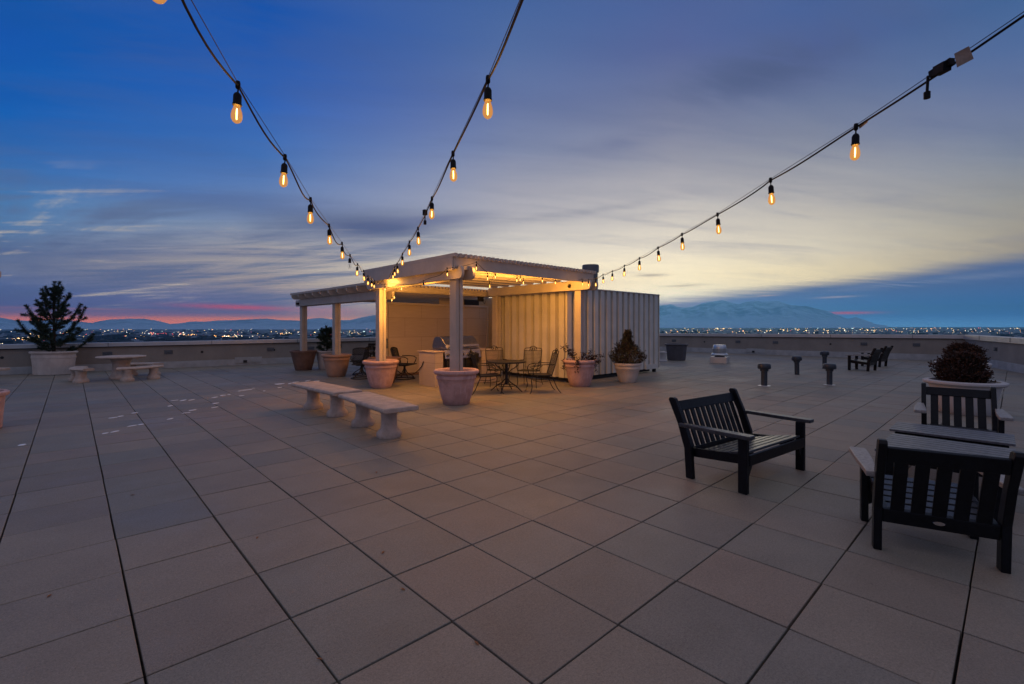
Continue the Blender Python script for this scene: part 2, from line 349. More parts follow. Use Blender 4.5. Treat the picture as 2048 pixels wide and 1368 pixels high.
def tile_material():
    m = bpy.data.materials.new('wood_look_wall_tile'); m.use_nodes = True
    T = NT(m.node_tree); b = T.n['Principled BSDF']
    tc = T.new('ShaderNodeTexCoord'); sep = T.new('ShaderNodeSeparateXYZ'); T.l.new(tc.outputs['Object'], sep.inputs[0])
    hv = T.m('ADD', sep.outputs[0], sep.outputs[1])
    v = T.xyz(hv, sep.outputs[2], 0.0)
    br = T.new('ShaderNodeTexBrick'); T.l.new(v, br.inputs['Vector'])
    br.inputs['Scale'].default_value = 1.0; br.inputs['Brick Width'].default_value = 1.2; br.inputs['Row Height'].default_value = .6
    br.inputs['Mortar Size'].default_value = .004; br.offset = .5
    br.inputs['Color1'].default_value = (.48, .39, .32, 1); br.inputs['Color2'].default_value = (.43, .345, .28, 1); br.inputs['Mortar'].default_value = (.24, .175, .135, 1)
    st = T.noise(T.xyz(T.m('MULTIPLY', hv, 2.0), T.m('MULTIPLY', sep.outputs[2], 70.0), 1.0), 1.0, 4.0, .6)
    g = T.m('ADD', .76, T.m('MULTIPLY', st, .48))
    T.l.new(T.mix(1.0, br.outputs[0], T.xyz(g, g, g), 'MULTIPLY'), b.inputs['Base Color'])
    b.inputs['Roughness'].default_value = .5
    return m
M['tile'] = tile_material()

TILE, OU, OV = .61, .238, .183
def paver_material():
    m = bpy.data.materials.new('concrete_paver'); m.use_nodes = True
    T = NT(m.node_tree); b = T.n['Principled BSDF']
    g = T.new('ShaderNodeNewGeometry'); sep = T.new('ShaderNodeSeparateXYZ'); T.l.new(g.outputs['Position'], sep.inputs[0])
    iu = T.m('FLOOR', T.m('DIVIDE', T.m('SUBTRACT', sep.outputs[0], OU), TILE)); iv = T.m('FLOOR', T.m('DIVIDE', T.m('SUBTRACT', sep.outputs[1], OV), TILE))
    wn = T.new('ShaderNodeTexWhiteNoise', noise_dimensions='2D'); T.l.new(T.xyz(iu, iv, 0.0), wn.inputs['Vector'])
    P = g.outputs['Position']
    tint = T.ramp(wn.outputs['Value'], [(0, (.290, .250, .199)), (.16, (.262, .228, .185)), (.30, (.246, .230, .193)), (.44, (.280, .244, .198)), (.58, (.230, .216, .186)), (.70, (.284, .236, .190)), (.84, (.254, .220, .180)), (1.0, (.298, .258, .207))], 0, 1, 'CONSTANT')
    big = T.noise(P, .35, 3.0, .55)
    # individual stains drift differently on every slab
    off = T.new('ShaderNodeVectorMath', operation='ADD'); T.l.new(P, off.inputs[0]); T.l.new(T.xyz(T.m('MULTIPLY', iu, 3.7), T.m('MULTIPLY', iv, 2.3), 0.0), off.inputs[1])
    med = T.noise(off.outputs[0], 2.6, 5.0, .6)
    fin = T.step(T.noise(P, 120.0, 3.0, .8), .30, .70)
    grit = T.step(T.noise(P, 55.0, 5.0, .8), .32, .68)
    k = T.m('ADD', .17, T.m('ADD', T.m('MULTIPLY', big, .46), T.m('ADD', T.m('MULTIPLY', med, .50), T.m('ADD', T.m('MULTIPLY', fin, .34), T.m('MULTIPLY', grit, .22)))))
    c = T.mix(1.0, tint, T.xyz(k, T.m('MULTIPLY', k, 1.005), T.m('MULTIPLY', k, .99)), 'MULTIPLY')
    damp = T.m('MULTIPLY', T.step(T.m('ADD', T.m('MULTIPLY', T.noise(P, .30, 4.0, .6), .7), T.m('MULTIPLY', med, .3)), .50, .62), .26)
    c = T.mix(damp, c, T.mix(1.0, c, (.62, .66, .72, 1), 'MULTIPLY'))
    spots = T.step(T.noise(P, 9.0, 6.0, .65), .66, .74)
    c = T.mix(T.m('MULTIPLY', spots, .35), c, (.10, .082, .074, 1))
    specks = T.step(T.noise(P, 45.0, 1.0, .5), .76, .80)
    c = T.mix(T.m('MULTIPLY', specks, .5), c, (.07, .056, .05, 1))
    T.l.new(c, b.inputs['Base Color'])
    T.l.new(T.m('SUBTRACT', T.m('ADD', .50, T.m('MULTIPLY', med, .22)), T.m('MULTIPLY', damp, .6)), b.inputs['Roughness']); b.inputs['Specular IOR Level'].default_value = .4
    bn = T.new('ShaderNodeBump'); bn.inputs['Strength'].default_value = .5; bn.inputs['Distance'].default_value = .002
    T.l.new(fin, bn.inputs['Height']); T.l.new(bn.outputs[0], b.inputs['Normal'])
    return m
M['paver'] = paver_material()
M['slab'] = mat('roof_membrane', (.02, .019, .019), .9, coord='Object')

# ------------------------------------------------------------------ roof terrace
C2 = (28.2, 1.48); C3 = (13.6, -2.98)        # right hand corner of the parapet and on past the frame
C1 = (26.6, 17.65); C0 = (-7.0, 22.78)        # corner behind the screen, left end past the frame
def inside(u, v):
    def side(a, b): return (b[0]-a[0])*(v-a[1]) - (b[1]-a[1])*(u-a[0])
    return side(C0, C1) < 9.6 and side(C1, C2) < 5.6 and side(C2, C3) < 4.8
def build_terrace():
    b = MB(); g = random.Random(3)
    for i in range(-14, 50):
        for j in range(-10, 40):
            u0, v0 = OU+i*TILE, OV+j*TILE
            if not inside(u0+TILE/2, v0+TILE/2): continue
            if u0*FU+v0*FV < -1.2: continue
            ga, gb = .0044+g.random()*.0020, .0040+g.random()*.0028
            if g.random() < .14: gb = .0014
            ju, jv = g.uniform(-.001, .001), g.uniform(-.001, .001)
            x0, x1, y0, y1 = u0+ga+ju, u0+TILE-ga+ju, v0+gb+jv, v0+TILE-gb+jv
            zz = [g.uniform(-.0012, .0012)]*4; tx, ty = g.uniform(-.0012, .0012), g.uniform(-.0012, .0012)
            z4 = [zz[0]-tx-ty, zz[0]+tx-ty, zz[0]+tx+ty, zz[0]-tx+ty]
            e = .0025
            top = [(x0+e, y0+e, z4[0]), (x1-e, y0+e, z4[1]), (x1-e, y1-e, z4[2]), (x0+e, y1-e, z4[3])]
            mid = [(x0, y0, z4[0]-e), (x1, y0, z4[1]-e), (x1, y1, z4[2]-e), (x0, y1, z4[3]-e)]
            bot = [(x0, y0, -.045), (x1, y0, -.045), (x1, y1, -.045), (x0, y1, -.045)]
            A, B, C = ([b.bm.verts.new(p) for p in q] for q in (top, mid, bot))
            b.bm.faces.new(A)
            for k in range(4):
                k1 = (k+1) % 4
                b.bm.faces.new((B[k], B[k1], A[k1], A[k])); b.bm.faces.new((C[k], C[k1], B[k1], B[k]))
    b.build('paved_terrace', M['paver'], kind='structure')
    s = MB(); s.prism([(-9, -9), (13.6, -9), (C3[0], C3[1]-.3), (C2[0]+.4, C2[1]-.3), (C1[0]+.4, C1[1]+.4), (C0[0], C0[1]+.4)], 'z', -.6, -.046)
    s.build('roof_slab', M['slab'], kind='structure')
build_terrace()

# ------------------------------------------------------------------ parapet walls
def parapet(name, a, b, ha, hb, label, anchors=(), holes=(), scuppers=(), lip=False):
    a, b = Vector((a[0], a[1], 0)), Vector((b[0], b[1], 0)); d = (b-a); L = d.length; rz = math.atan2(d.y, d.x)
    e = .3
    t = thing('parapet_wall', label, 'wall', a, rz, 'parapet walls round the terrace')
    # local: x along the wall, y outwards (left of a->b is outside)
    def strip(y0, y1, z0a, z0b, z1a, z1b, nm, m, bev=.004):
        s = MB(); vs = [s.bm.verts.new(p) for p in ((-e, y0, z0a), (L+e, y0, z0b), (L+e, y1, z0b), (-e, y1, z0a), (-e, y0, z1a), (L+e, y0, z1b), (L+e, y1, z1b), (-e, y1, z1a))]
        for f in ((0, 1, 2, 3), (4, 5, 6, 7), (0, 1, 5, 4), (1, 2, 6, 5), (2, 3, 7, 6), (3, 0, 4, 7)): s.bm.faces.new([vs[i] for i in f])
        return s.build(nm, m, t, bevel=bev)
    ca = .15*ha/1.05; cb = .15*hb/1.05
    strip(0, .32, -.04, -.04, ha-ca+.01, hb-cb+.01, 'wall', M['parapet'])
    cp = strip(-.05, .40, ha-ca, hb-cb, ha, hb, 'coping', M['coping'])
    s = MB(); n = int(L/3.0)
    for i in range(1, n+1):
        f = (i-.35)/(n+.2); hh = ha+(hb-ha)*f; cc = ca+(cb-ca)*f
        s.box(L*f, -.053, hh-cc/2, .012, .012, cc*.98)
    s.build('joint', M['dark'], cp)
    strip(-.065, 0-.051, ha-ca-.018, hb-cb-.018, ha-ca+.006, hb-cb+.006, 'drip_edge', M['coping'] if lip else M['slab'], 0)
    strip(-.03, -.001, -.03, -.03, .24*ha, .24*hb, 'flashing', M['flash'])
    for x in anchors:
        f = x/L; zc = (.60)*(ha+(hb-ha)*f)
        q = MB(); q.box(x, -.008, zc, .26, .016, .14)
        q.bar((x-.10, -.03, zc-.05), (x+.10, -.03, zc+.05), .03, .03); q.bar((x-.10, -.03, zc+.05), (x+.10, -.03, zc-.05), .03, .03)
        q.build('anchor_bracket', M['cap'], t)
    for x in holes:
        f = x/L; zc = .57*(ha+(hb-ha)*f)
        q = MB(); q.tube([(x, -.012, zc), (x, .01, zc)], .045, 12); q.build('pipe_stub', M['dark'], t)
    for x in scuppers:
        f = x/L; zc = .30*(ha+(hb-ha)*f)
        q = MB(); q.box(x, -.045, .2, .95, .03, .22); pl = q.build('scupper_plate', M['flash'], t)
        q = MB(); q.box(x-.12, -.066, .14, .13, .02, .10); q.build('opening', M['dark'], pl)
    return t
def along(a, b, px):
    # distance along a->b where the sight line through photo column px meets the wall
    k = (px-CX)/FPX; dx, dy = FV*k+FU, -FU*k+FV
    ux, uy = b[0]-a[0], b[1]-a[1]; L = math.hypot(ux, uy)
    s = (a[0]*dy - a[1]*dx)/(uy*dx - ux*dy)
    return s*L
parapet('parapet_wall', C0, C1, .92, 1.10, 'long tan parapet wall with metal coping behind the stone table and potted pine',
        [along(C0, C1, p) for p in (215, 337, 541, 622)], [along(C0, C1, p) for p in (4, 404, 548)], [along(C0, C1, p) for p in (497,)])
parapet('parapet_wall', C1, C2, 1.055, 1.160, 'tan parapet wall behind the roof vents running from the screen to the corner',
        [along(C1, C2, p) for p in (1348, 1476, 1551, 1728, 1833)], [along(C1, C2, p) for p in (1409, 1661)], [along(C1, C2, p) for p in (1512,)])
parapet('parapet_wall', C2, C3, 1.165, 1.10, 'pale parapet wall right of the corner behind the red shrub',
        [along(C2, C3, p) for p in (1992,)], [], [], lip=True)

# ------------------------------------------------------------------ city plain, hills, lights
PLAIN = -70.0
def plain():
    m = bpy.data.materials.new('city_ground'); m.use_nodes = True
    T = NT(m.node_tree); b = T.n['Principled BSDF']; g = T.new('ShaderNodeNewGeometry')
    n = T.noise(g.outputs['Position'], .004, 6.0, .65); n2 = T.noise(g.outputs['Position'], .03, 4.0, .7)
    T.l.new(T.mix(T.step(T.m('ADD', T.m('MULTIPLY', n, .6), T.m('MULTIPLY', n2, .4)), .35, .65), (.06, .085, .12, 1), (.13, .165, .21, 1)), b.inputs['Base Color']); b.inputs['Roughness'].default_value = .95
    s = MB(); c = bmesh.ops.create_circle(s.bm, cap_ends=True, radius=43000, segments=96, matrix=Matrix.Translation((0, 0, PLAIN)))
    s.build('city_plain', m, kind='structure')
plain()
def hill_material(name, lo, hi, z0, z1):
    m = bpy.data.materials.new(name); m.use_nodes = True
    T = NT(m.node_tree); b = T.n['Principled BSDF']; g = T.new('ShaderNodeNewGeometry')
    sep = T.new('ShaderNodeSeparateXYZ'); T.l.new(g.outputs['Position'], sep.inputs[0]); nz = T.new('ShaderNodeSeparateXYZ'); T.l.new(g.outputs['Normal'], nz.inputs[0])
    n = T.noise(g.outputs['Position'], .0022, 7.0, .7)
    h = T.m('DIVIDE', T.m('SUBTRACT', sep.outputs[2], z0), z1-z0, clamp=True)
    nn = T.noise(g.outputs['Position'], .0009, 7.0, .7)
    rock = T.m('MULTIPLY', T.step(T.m('ADD', T.m('MULTIPLY', n, .6), T.m('MULTIPLY', nn, .4)), .44, .58), T.m('MULTIPLY', T.step(h, .10, .55), T.m('SUBTRACT', 1.0, T.m('MULTIPLY', T.step(h, .7, 1.1), .6))))  # low slopes kept pale: valley haze put into the colour
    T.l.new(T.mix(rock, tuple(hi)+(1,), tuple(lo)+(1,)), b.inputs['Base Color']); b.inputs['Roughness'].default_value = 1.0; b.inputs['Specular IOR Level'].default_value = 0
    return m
def hills(name, ridge, dist, depth, m, amp, seed):
    s = MB(); nx, ny = 420, 34; px0, px1 = ridge[0][0], ridge[-1][0]
    def rh(px):
        for (xa, ya), (xb, yb) in zip(ridge, ridge[1:]):
            if xa <= px <= xb: return ya+(yb-ya)*(px-xa)/(xb-xa)
        return ridge[-1][1]
    grid = []; hr_ = amp > .4
    for i in range(nx+1):
        px = px0+(px1-px0)*i/nx; row = []
        top = EYE-(rh(px)-CY)*dist/FPX
        for j in range(ny+1):
            t = j/ny; front = t < .62; tt = t/.62 if front else (1-t)/.38
            dd = dist-depth*.62*(1-tt) if front else dist+depth*.38*(1-tt)
            P = at(px, CY, dd)
            r = mnoise.ridged_multi_fractal(Vector((P.x/2600+seed, P.y/2600, 0)), 1.0, 2.1, 5, 1.0, 2.0)-1.0
            r2 = mnoise.ridged_multi_fractal(Vector((P.x/800+seed, P.y/1100, 3)), 1.0, 2.1, 4, 1.0, 2.0)-1.0
            prof = tt**1.25
            z = PLAIN-4+(top-PLAIN+4)*prof*(1-amp*(1-tt)*1.0) + amp*.55*(top-PLAIN)*(r*.55+r2*.30)*math.sin(math.pi*min(tt, 1)) + (top-PLAIN)*(.035*r2 if hr_ else .012*r2)
            if j == int(ny*.62)+0: pass
            P.z = max(PLAIN-4, z) if tt > 0 else PLAIN-6
            row.append(s.bm.verts.new(P))
        grid.append(row)
    for i in range(nx):
        for j in range(ny): s.bm.faces.new((grid[i][j], grid[i+1][j], grid[i+1][j+1], grid[i][j+1]))
    s.build(name, m, kind='structure', smooth=60)
hl = [(-420, 632), (-150, 640), (0, 635), (30, 640), (70, 642), (110, 638), (150, 642), (183, 646), (200, 642), (222, 638.5), (262, 637), (290, 637.5), (318, 642), (340, 648), (360, 646.5), (382, 643), (410, 643), (440, 640.5), (470, 640), (500, 638.5), (532, 637), (560, 640), (600, 641), (622, 637.5), (640, 635.5), (655, 637.5), (680, 640), (700, 640), (722, 635), (742, 631), (765, 629), (800, 626), (900, 622), (1000, 626), (1100, 632), (1200, 650)]
hr = [(1000, 640), (1150, 622), (1250, 616), (1320, 611.5), (1341, 609), (1356, 613), (1374, 615.5), (1388, 613), (1402, 607), (1414, 604.5), (1424, 603.5), (1436, 601.2), (1445, 600.6), (1455, 603), (1467, 606.5), (1477, 609), (1487, 606), (1500, 603.4), (1512, 600.8), (1522, 604.5), (1533, 602.5), (1548, 601.4), (1558, 603.5), (1572, 607), (1590, 609.5), (1612, 612.5), (1632, 617), (1650, 621), (1664, 625.5), (1680, 632), (1694, 637), (1704, 635.5), (1712, 633.5), (1724, 638), (1738, 642.5), (1752, 648), (1775, 651.5)]
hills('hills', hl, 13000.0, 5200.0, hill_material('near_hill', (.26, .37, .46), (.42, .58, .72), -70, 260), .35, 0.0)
hills('mountains', hr, 24000.0, 9000.0, hill_material('haze_tinted_mountain', (.17, .32, .50), (.50, .76, 1.0), -40, 1250), .5, 4.0)  # snow and rock colours carry the blue of the haze

def city():
    g = random.Random(11)
    # low dark blocks
    s = MB()
    for _ in range(2600):
        px = g.uniform(-60, 2110); y = g.uniform(656.5, 694); Z = FPX*(EYE-PLAIN)/(y-CY)
        p = at(px, CY, Z); h = g.uniform(3, 9)+(g.random() < .05)*g.uniform(5, 20)
        s.box(p.x, p.y, PLAIN+h/2, g.uniform(12, 60), g.uniform(10, 40), h, g.uniform(0, 3))
    s.build('city_blocks', mat('dark_roofscape', (.04, .055, .075), .9, var=.3, scale=.01), kind='stuff')
    mats = []
    for i, (c, e) in enumerate((((1, .66, .26), 8.0), ((1, .84, .58), 8.0), ((.70, 1.0, .90), 4.5), ((1, .10, .08), 6.0), ((1, .44, .12), 9.0))):
        m = bpy.data.materials.new('city_light'); m.use_nodes = True; T = NT(m.node_tree); T.n.clear()
        em = T.new('ShaderNodeEmission'); em.inputs[0].default_value = c+(1,); em.inputs[1].default_value = e
        o = T.new('ShaderNodeOutputMaterial'); T.l.new(em.outputs[0], o.inputs[0]); m.cycles.emission_sampling = 'NONE'; mats.append(m)
    s = MB()
    def lamp(px, y, k=1.0, wide=1.0, kind=None):
        Z = FPX*(EYE-PLAIN-8)/(y-CY); p = at(px, CY, Z); a = Z*k*g.uniform(.45, .95)*.95/FPX
        s.mi = g.choices((0, 1, 2, 3, 4), (6, 4, 3, 1, 2))[0] if kind is None else kind
        s.box(p.x, p.y, PLAIN+8, a*wide, a, a*g.uniform(.6, 1.0), math.atan2(-FU, FV))
    for _ in range(190):
        px = g.uniform(-20, 780); y = 657.5+abs(g.gauss(0, 1))*9
        if y < 690: lamp(px, y, g.uniform(.35, .95))
    for _ in range(230):
        px = g.uniform(1310, 2060); y = 655.2+g.random()*11.5
        lamp(px, y, g.uniform(.3, .9))
    for cx, cy, sx, sy, n, kd in ((245, 662, 12, 2.5, 26, 0), (302, 666, 6, 1, 10, 3), (325, 667, 14, 1.2, 20, 3), (365, 669, 6, 2, 18, 1), (380, 670, 14, .8, 16, 4), (460, 672, 30, 1.2, 40, 1), (440, 673, 14, .8, 18, 4),
                                  (10, 683, 10, 3, 24, 1), (30, 680, 12, 2.2, 20, 4), (60, 676, 20, 2, 30, 0), (80, 670, 14, 1.5, 24, 0), (82, 682, 3, .6, 6, 3), (185, 674.5, 1.4, .6, 5, 3), (270, 677, 1.4, .6, 5, 3), (580, 666, 10, 1.2, 22, 0), (650, 665, 24, .6, 30, 1), (720, 665, 20, 2.5, 24, 2), (560, 667, 6, 1, 10, 4),
                                  (1360, 663, 16, .6, 18, 4), (1440, 657.5, 26, .5, 30, 0), (1500, 662, 26, .7, 30, 0), (1590, 660, 26, 1.2, 34, 0), (1680, 661, 20, .6, 18, 0), (1745, 661, 22, 1.2, 34, 0), (1850, 657, 40, .6, 26, 4), (1960, 660, 30, 1.6, 26, 1), (2030, 657, 8, 1.2, 12, 0), (1700, 657, 60, .6, 26, 2)):
        for _ in range(int(n*.55)):
            y = cy+g.gauss(0, sy)
            if y > 654.6: lamp(cx+g.gauss(0, sx), y, g.uniform(.4, 1.15), g.choice((1, 1, 1.8)), kd if g.random() < .75 else None)
    s.build('city_lights', mats, kind='stuff')
city()

def haze():
    m = bpy.data.materials.new('evening_haze'); m.use_nodes = True; T = NT(m.node_tree); T.n.clear()
    v = T.new('ShaderNodeVolumePrincipled'); v.inputs['Color'].default_value = (.24, .71, 1.0, 1); v.inputs['Density'].default_value = HAZE_DENSITY
    v.inputs['Anisotropy'].default_value = .72
    o = T.new('ShaderNodeOutputMaterial'); T.l.new(v.outputs[0], o.inputs['Volume'])
    b = MB(); b.box(0, 0, (PLAIN-1+1330)/2, 92000, 92000, 1330-PLAIN+1)
    b.build('haze', m, kind='stuff')
haze()


# ------------------------------------------------------------------ pergolas
def post(parent, x, y, z0, z1):
    b = MB()
    b.box(x-.055, y, (z0+z1)/2, .075, .20, z1-z0); b.box(x+.055, y, (z0+z1)/2, .075, .20, z1-z0); b.box(x, y, (z0+z1)/2, .05, .15, z1-z0-.01)
    return b.build('post', M['alu'], parent, bevel=.006)
def scroll_beam(parent, x, y0, y1, z0, z1, th=.07, name='beam'):
    """beam along y with rounded ends"""
    b = MB(); h = z1-z0; pr = []
    for k in range(7):
        a = R(-90+180*k/6); pr.append((y1-h*.32+h*.32*max(0, math.cos(a))**.8, z0+h/2+h/2*math.sin(a)))
    for k in range(7):
        a = R(90+180*k/6); pr.append((y0+h*.32-h*.32*max(0, -math.cos(a))**.8, z0+h/2+h/2*math.sin(a)))
    b.prism(pr, 'x', x-th/2, x+th/2); return b.build(name, M['alu'], parent, bevel=.004)
def cross_beam(parent, y, x0, x1, z0, z1, th=.06, name='rafter'):
    b = MB(); h = z1-z0
    b.prism([(x0+.07, z0), (x1-.07, z0), (x1, z0+h*.45), (x1, z1), (x0, z1), (x0, z0+h*.45)], 'y', y-th/2, y+th/2)
    return b.build(name, M['alu'], parent, bevel=.004)
def lattice(parent, x0, x1, y0, y1, z, pitch, wd=.038, h=.038):
    b = MB(); n = int((x1-x0)/pitch)
    for i in range(n+1):
        x = x0+pitch*i; b.box(x, (y0+y1)/2+rnd.uniform(-.006, .006), z+h/2+rnd.uniform(-.002, .002), wd, y1-y0, h)
    o = b.build('lattice', M['alu'], parent); return o

UX0, UX1, UY0, UY1 = 5.60, 9.57, 7.60, 10.92
def tall_pergola():
    t = thing('pergola', 'taller cream pergola on four posts standing in big pots, string lights under its roof', 'pergola', (0, 0, 0), 0, 'joined pergolas')
    for x, y, z in ((UX0, UY0, .42), (5.70, UY1, .42), (UX1, 7.66, .42), (UX1, UY1, 0)):
        post(t, x, y, z, 2.715)
    for x in (UX0, UX1):
        for s in (-1, 1): scroll_beam(t, x+s*.135, 7.20, 11.15, 2.46, 2.705, .065)
    for k in range(8):
        y = 7.42+k*.515
        cross_beam(t, y, 5.36, 9.72, 2.72, 2.865)
    b = MB(); b.box(5.345, 9.22, 2.745, .035, 3.72, .25); b.build('fascia', M['alu'], t, bevel=.004)
    b = MB(); b.box(7.54, 7.355, 2.757, 4.36, .035, .226); b.build('fascia', M['alu'], t, bevel=.004)
    lattice(t, 5.36, 9.74, 7.27, 11.12, 2.874, .118, .054, .068)
    c = MB(); c.lathe([(0, 0), (.035, 0), (.045, -.02), (.04, -.05), (.02, -.07), (0, -.075)], 16, o=(UX1-.19, 7.86, 2.60))
    c.box(UX1-.175, 7.86, 2.605, .02, .07, .05); c.build('security_camera', M['dark'], t, smooth=True)
tall_pergola()
LX0 = 5.97
def low_pergola():
    t = thing('pergola', 'lower cream pergola with notched rafter tails in front of the hazy hills', 'pergola', (0, 0, 0), 0, 'joined pergolas')
    for x, y in ((LX0, 14.28), (LX0, 17.1)): post(t, x, y, .42, 2.46)
    for x, y in ((9.75, 14.0), (9.75, 17.1)): post(t, x, y, 0, 2.46)
    for s in (-1, 1): scroll_beam(t, LX0+s*.135, 11.0, 17.42, 2.235, 2.45, .065)
    for s in (-1, 1): scroll_beam(t, 9.75+s*.135, 13.3, 17.42, 2.235, 2.45, .065)
    for k in range(10): cross_beam(t, 11.32+k*.625, 5.52, 10.15, 2.455, 2.60)
    b = MB(); b.box(7.9, 11.26, 2.575, 4.5, .035, .20); b.build('fascia', M['alu'], t, bevel=.004)
    lattice(t, 5.55, 10.13, 11.17, 17.1, 2.606, .118, .054, .06)
    c = MB(); c.lathe([(0, 0), (.05, 0), (.06, -.03), (.045, -.07), (0, -.085)], 16, o=(LX0-.20, 17.1, 2.36)); c.build('security_camera', M['dark'], t, smooth=True)
    c = MB(); c.box(9.35, 11.42, 2.40, .16, .12, .18); c.tube([(9.42, 11.42, 2.32), (9.52, 11.42, 2.24), (9.56, 11.44, 2.34)], .008); c.build('speaker', M['dark'], t, bevel=.01)
low_pergola()

# ------------------------------------------------------------------ grill kitchen
def kitchen():
    t = thing('kitchen_wall', 'tall tiled windbreak wall with cream frame behind the grill', 'wall', (7.0, 13.0, 0))
    b = MB(); b.box(1.97, .06, 1.10, 3.86, .12, 2.2); b.build('tiled_panel', M['tile'], t)
    b = MB(); b.box(-.03, .05, 1.13, .08, .18, 2.26); b.box(3.94, .05, 1.13, .08, .18, 2.26); b.box(1.955, .05, 2.235, 3.89, .18, .07); b.build('frame', M['trim'], t, bevel=.004)
    b = MB(); b.box(1.955, .05, .04, 3.88, .15, .08); b.build('skirting', M['brown'], t)
    b = MB(); b.box(-.10, -.06, 1.02, .14, .10, .30); b.tube([(-.10, -.06, 1.17), (-.11, -.05, 1.7), (-.10, -.03, 2.2)], .016); b.build('switch_box', M['cap'], t, bevel=.008)
    t = thing('alcove_wall', 'ochre painted side wall with a dark louvre beside the ribbed screen', 'wall', (10.98, 10.9, 0))
    b = MB(); b.box(.06, 1.16, 1.275, .12, 2.30, 2.55); b.build('wall', M['wallpaint'], t)
    b = MB(); b.box(-.95, 2.25, 2.40, 2.1, .04, .27); b.build('header', M['wallpaint'], t)
    b = MB(); b.box(-.66, 2.2, 2.375, .62, .05, .19)
    for k in range(5): b.box(-.66, 2.17, 2.30+k*.038, .58, .012, .012, rx=.6)
    b.build('louvre', M['dark'], t)
    q = MB(); q.bar((-.02, 1.5, 1.46), (-.14, 1.45, 1.52), .03, .03); q.tube([(-.10, 1.44, 1.52), (-.22, 1.36, 1.60)], [.05, .065], 12); q.build('spotlight', M['dark'], t)
    q = MB(); q.box(-.035, 1.2, .70, .05, .05, 1.4); q.build('pipe_cover', M['trim'], t)
    # island
    t = thing('grill_island', 'tiled counter island with grey stone top that carries the steel grill', 'counter', (6.70, 10.0, 0))
    b = MB(); b.box(.125, .37, .435, .25, .74, .87); b.box(1.80, .37, .435, .56, .74, .87); b.box(.885, .66, .435, 1.268, .16, .87); b.box(.885, .29, .06, 1.268, .56, .12); b.build('base', M['tile'], t)
    for cx_, w_ in ((.135, .33), (1.80, .62)): MB().box(cx_, .37, .885, w_, .80, .03).build('countertop', M['stone'], t, bevel=.006)
    b = MB(); b.box(.66, .02, .40, .60, .03, .50); b.box(1.16, .02, .40, .36, .03, .50); b.build('door', M['dark'], t, bevel=.004)
    g = thing('grill', 'stainless steel gas grill with domed hood built into the tiled island', 'grill', (6.98, 10.0, 0))
    b = MB(); b.prism([(-.05, .70), (.55, .70), (.55, .93), (.0, .93)], 'x', .01, 1.19); b.build('burner_box', M['steel'], g, bevel=.006)
    pr = [(-.03, .94), (.60, .94), (.62, 1.02), (.58, 1.14)]
    for k in range(7):
        a = R(75-70*k/6*1.0); pr.append((.36-.0+.26*math.cos(R(60+15*k))*1.2, 1.0+.27*math.sin(R(60+15*k))))
    pr.append((.0, 1.06))
    b = MB(); b.prism(pr, 'x', .05, 1.15); b.build('hood', M['steel'], g, smooth=35, bevel=.008)
    b = MB(); b.tube([(.12, -.055, 1.0), (1.08, -.055, 1.0)], .014, 10)
    for x in (.16, 1.04): b.tube([(x, -.055, 1.0), (x, .01, 1.01)], .010, 8)
    b.build('handle', M['knob'], g, smooth=True)
    for x in (.10, .24, .56, .76, .88, 1.0):
        b = MB(); b.tube([(x, -.04, .80), (x, -.085, .795)], [.036, .03], 16); b.tube([(x, -.03, .80), (x, -.05, .80)], .045, 16); b.build('knob', M['knob'], g, smooth=True)
    b = MB(); b.box(.6, .02, .955, 1.2, .10, .02); b.build('front_lip', M['steel'], g, bevel=.004)
    b = MB(); b.box(.92, -.06, .52, .16, .10, .42, rx=.15); tag(b.build('rolled_cover', M['dark'], None, bevel=.03, loc=(6.98, 9.93, .10)), 'black cloth hanging off the front of the grill', 'cloth')
    # power cord
    pts = []
    for k in range(25):
        f = k/24; x = 6.78-.10*math.sin(f*3.1)-.0*f; pts.append((6.685-.02*f-.45*f*.0, 10.50+2.35*f, .62-.55*math.sin(math.pi*min(1, f*1.02))**.7*(1-.25*f)+.42*f*f))
    MB().tube(pts, .010, 6).build('power_cord', M['lead'], None, smooth=True, label='black power cord sagging from the tiled island to the wall', cat='cord')
kitchen()

# ------------------------------------------------------------------ ribbed equipment screen
def ribs(b, L, z0, z1, pitch=.305):
    """ribbed sheet in the local x-z plane, bulging to -y; trapezoid ribs"""
    n = int(round(L/pitch)); prof = []
    for i in range(n):
        x = i*L/n; p = L/n
        prof += [(x, .0), (x+p*.58, .0), (x+p*.64, .15), (x+p*.94, .15)]
    prof.append((L, 0.0))
    v0 = [b.bm.verts.new((x, y, z0)) for x, y in prof]; v1 = [b.bm.verts.new((x, y, z1)) for x, y in prof]
    w0 = [b.bm.verts.new((x, y+.012, z0)) for x, y in prof]; w1 = [b.bm.verts.new((x, y+.012, z1)) for x, y in prof]
    for i in range(len(prof)-1):
        b.bm.faces.new((v0[i], v0[i+1], v1[i+1], v1[i])); b.bm.faces.new((w0[i], w1[i], w1[i+1], w0[i+1])); b.bm.faces.new((v0[i], w0[i], w0[i+1], v0[i+1])); b.bm.faces.new((v1[i], v1[i+1], w1[i+1], w1[i]))
SX0, SX1, SY0, SY1 = 9.80, 14.62, 8.27, 11.1
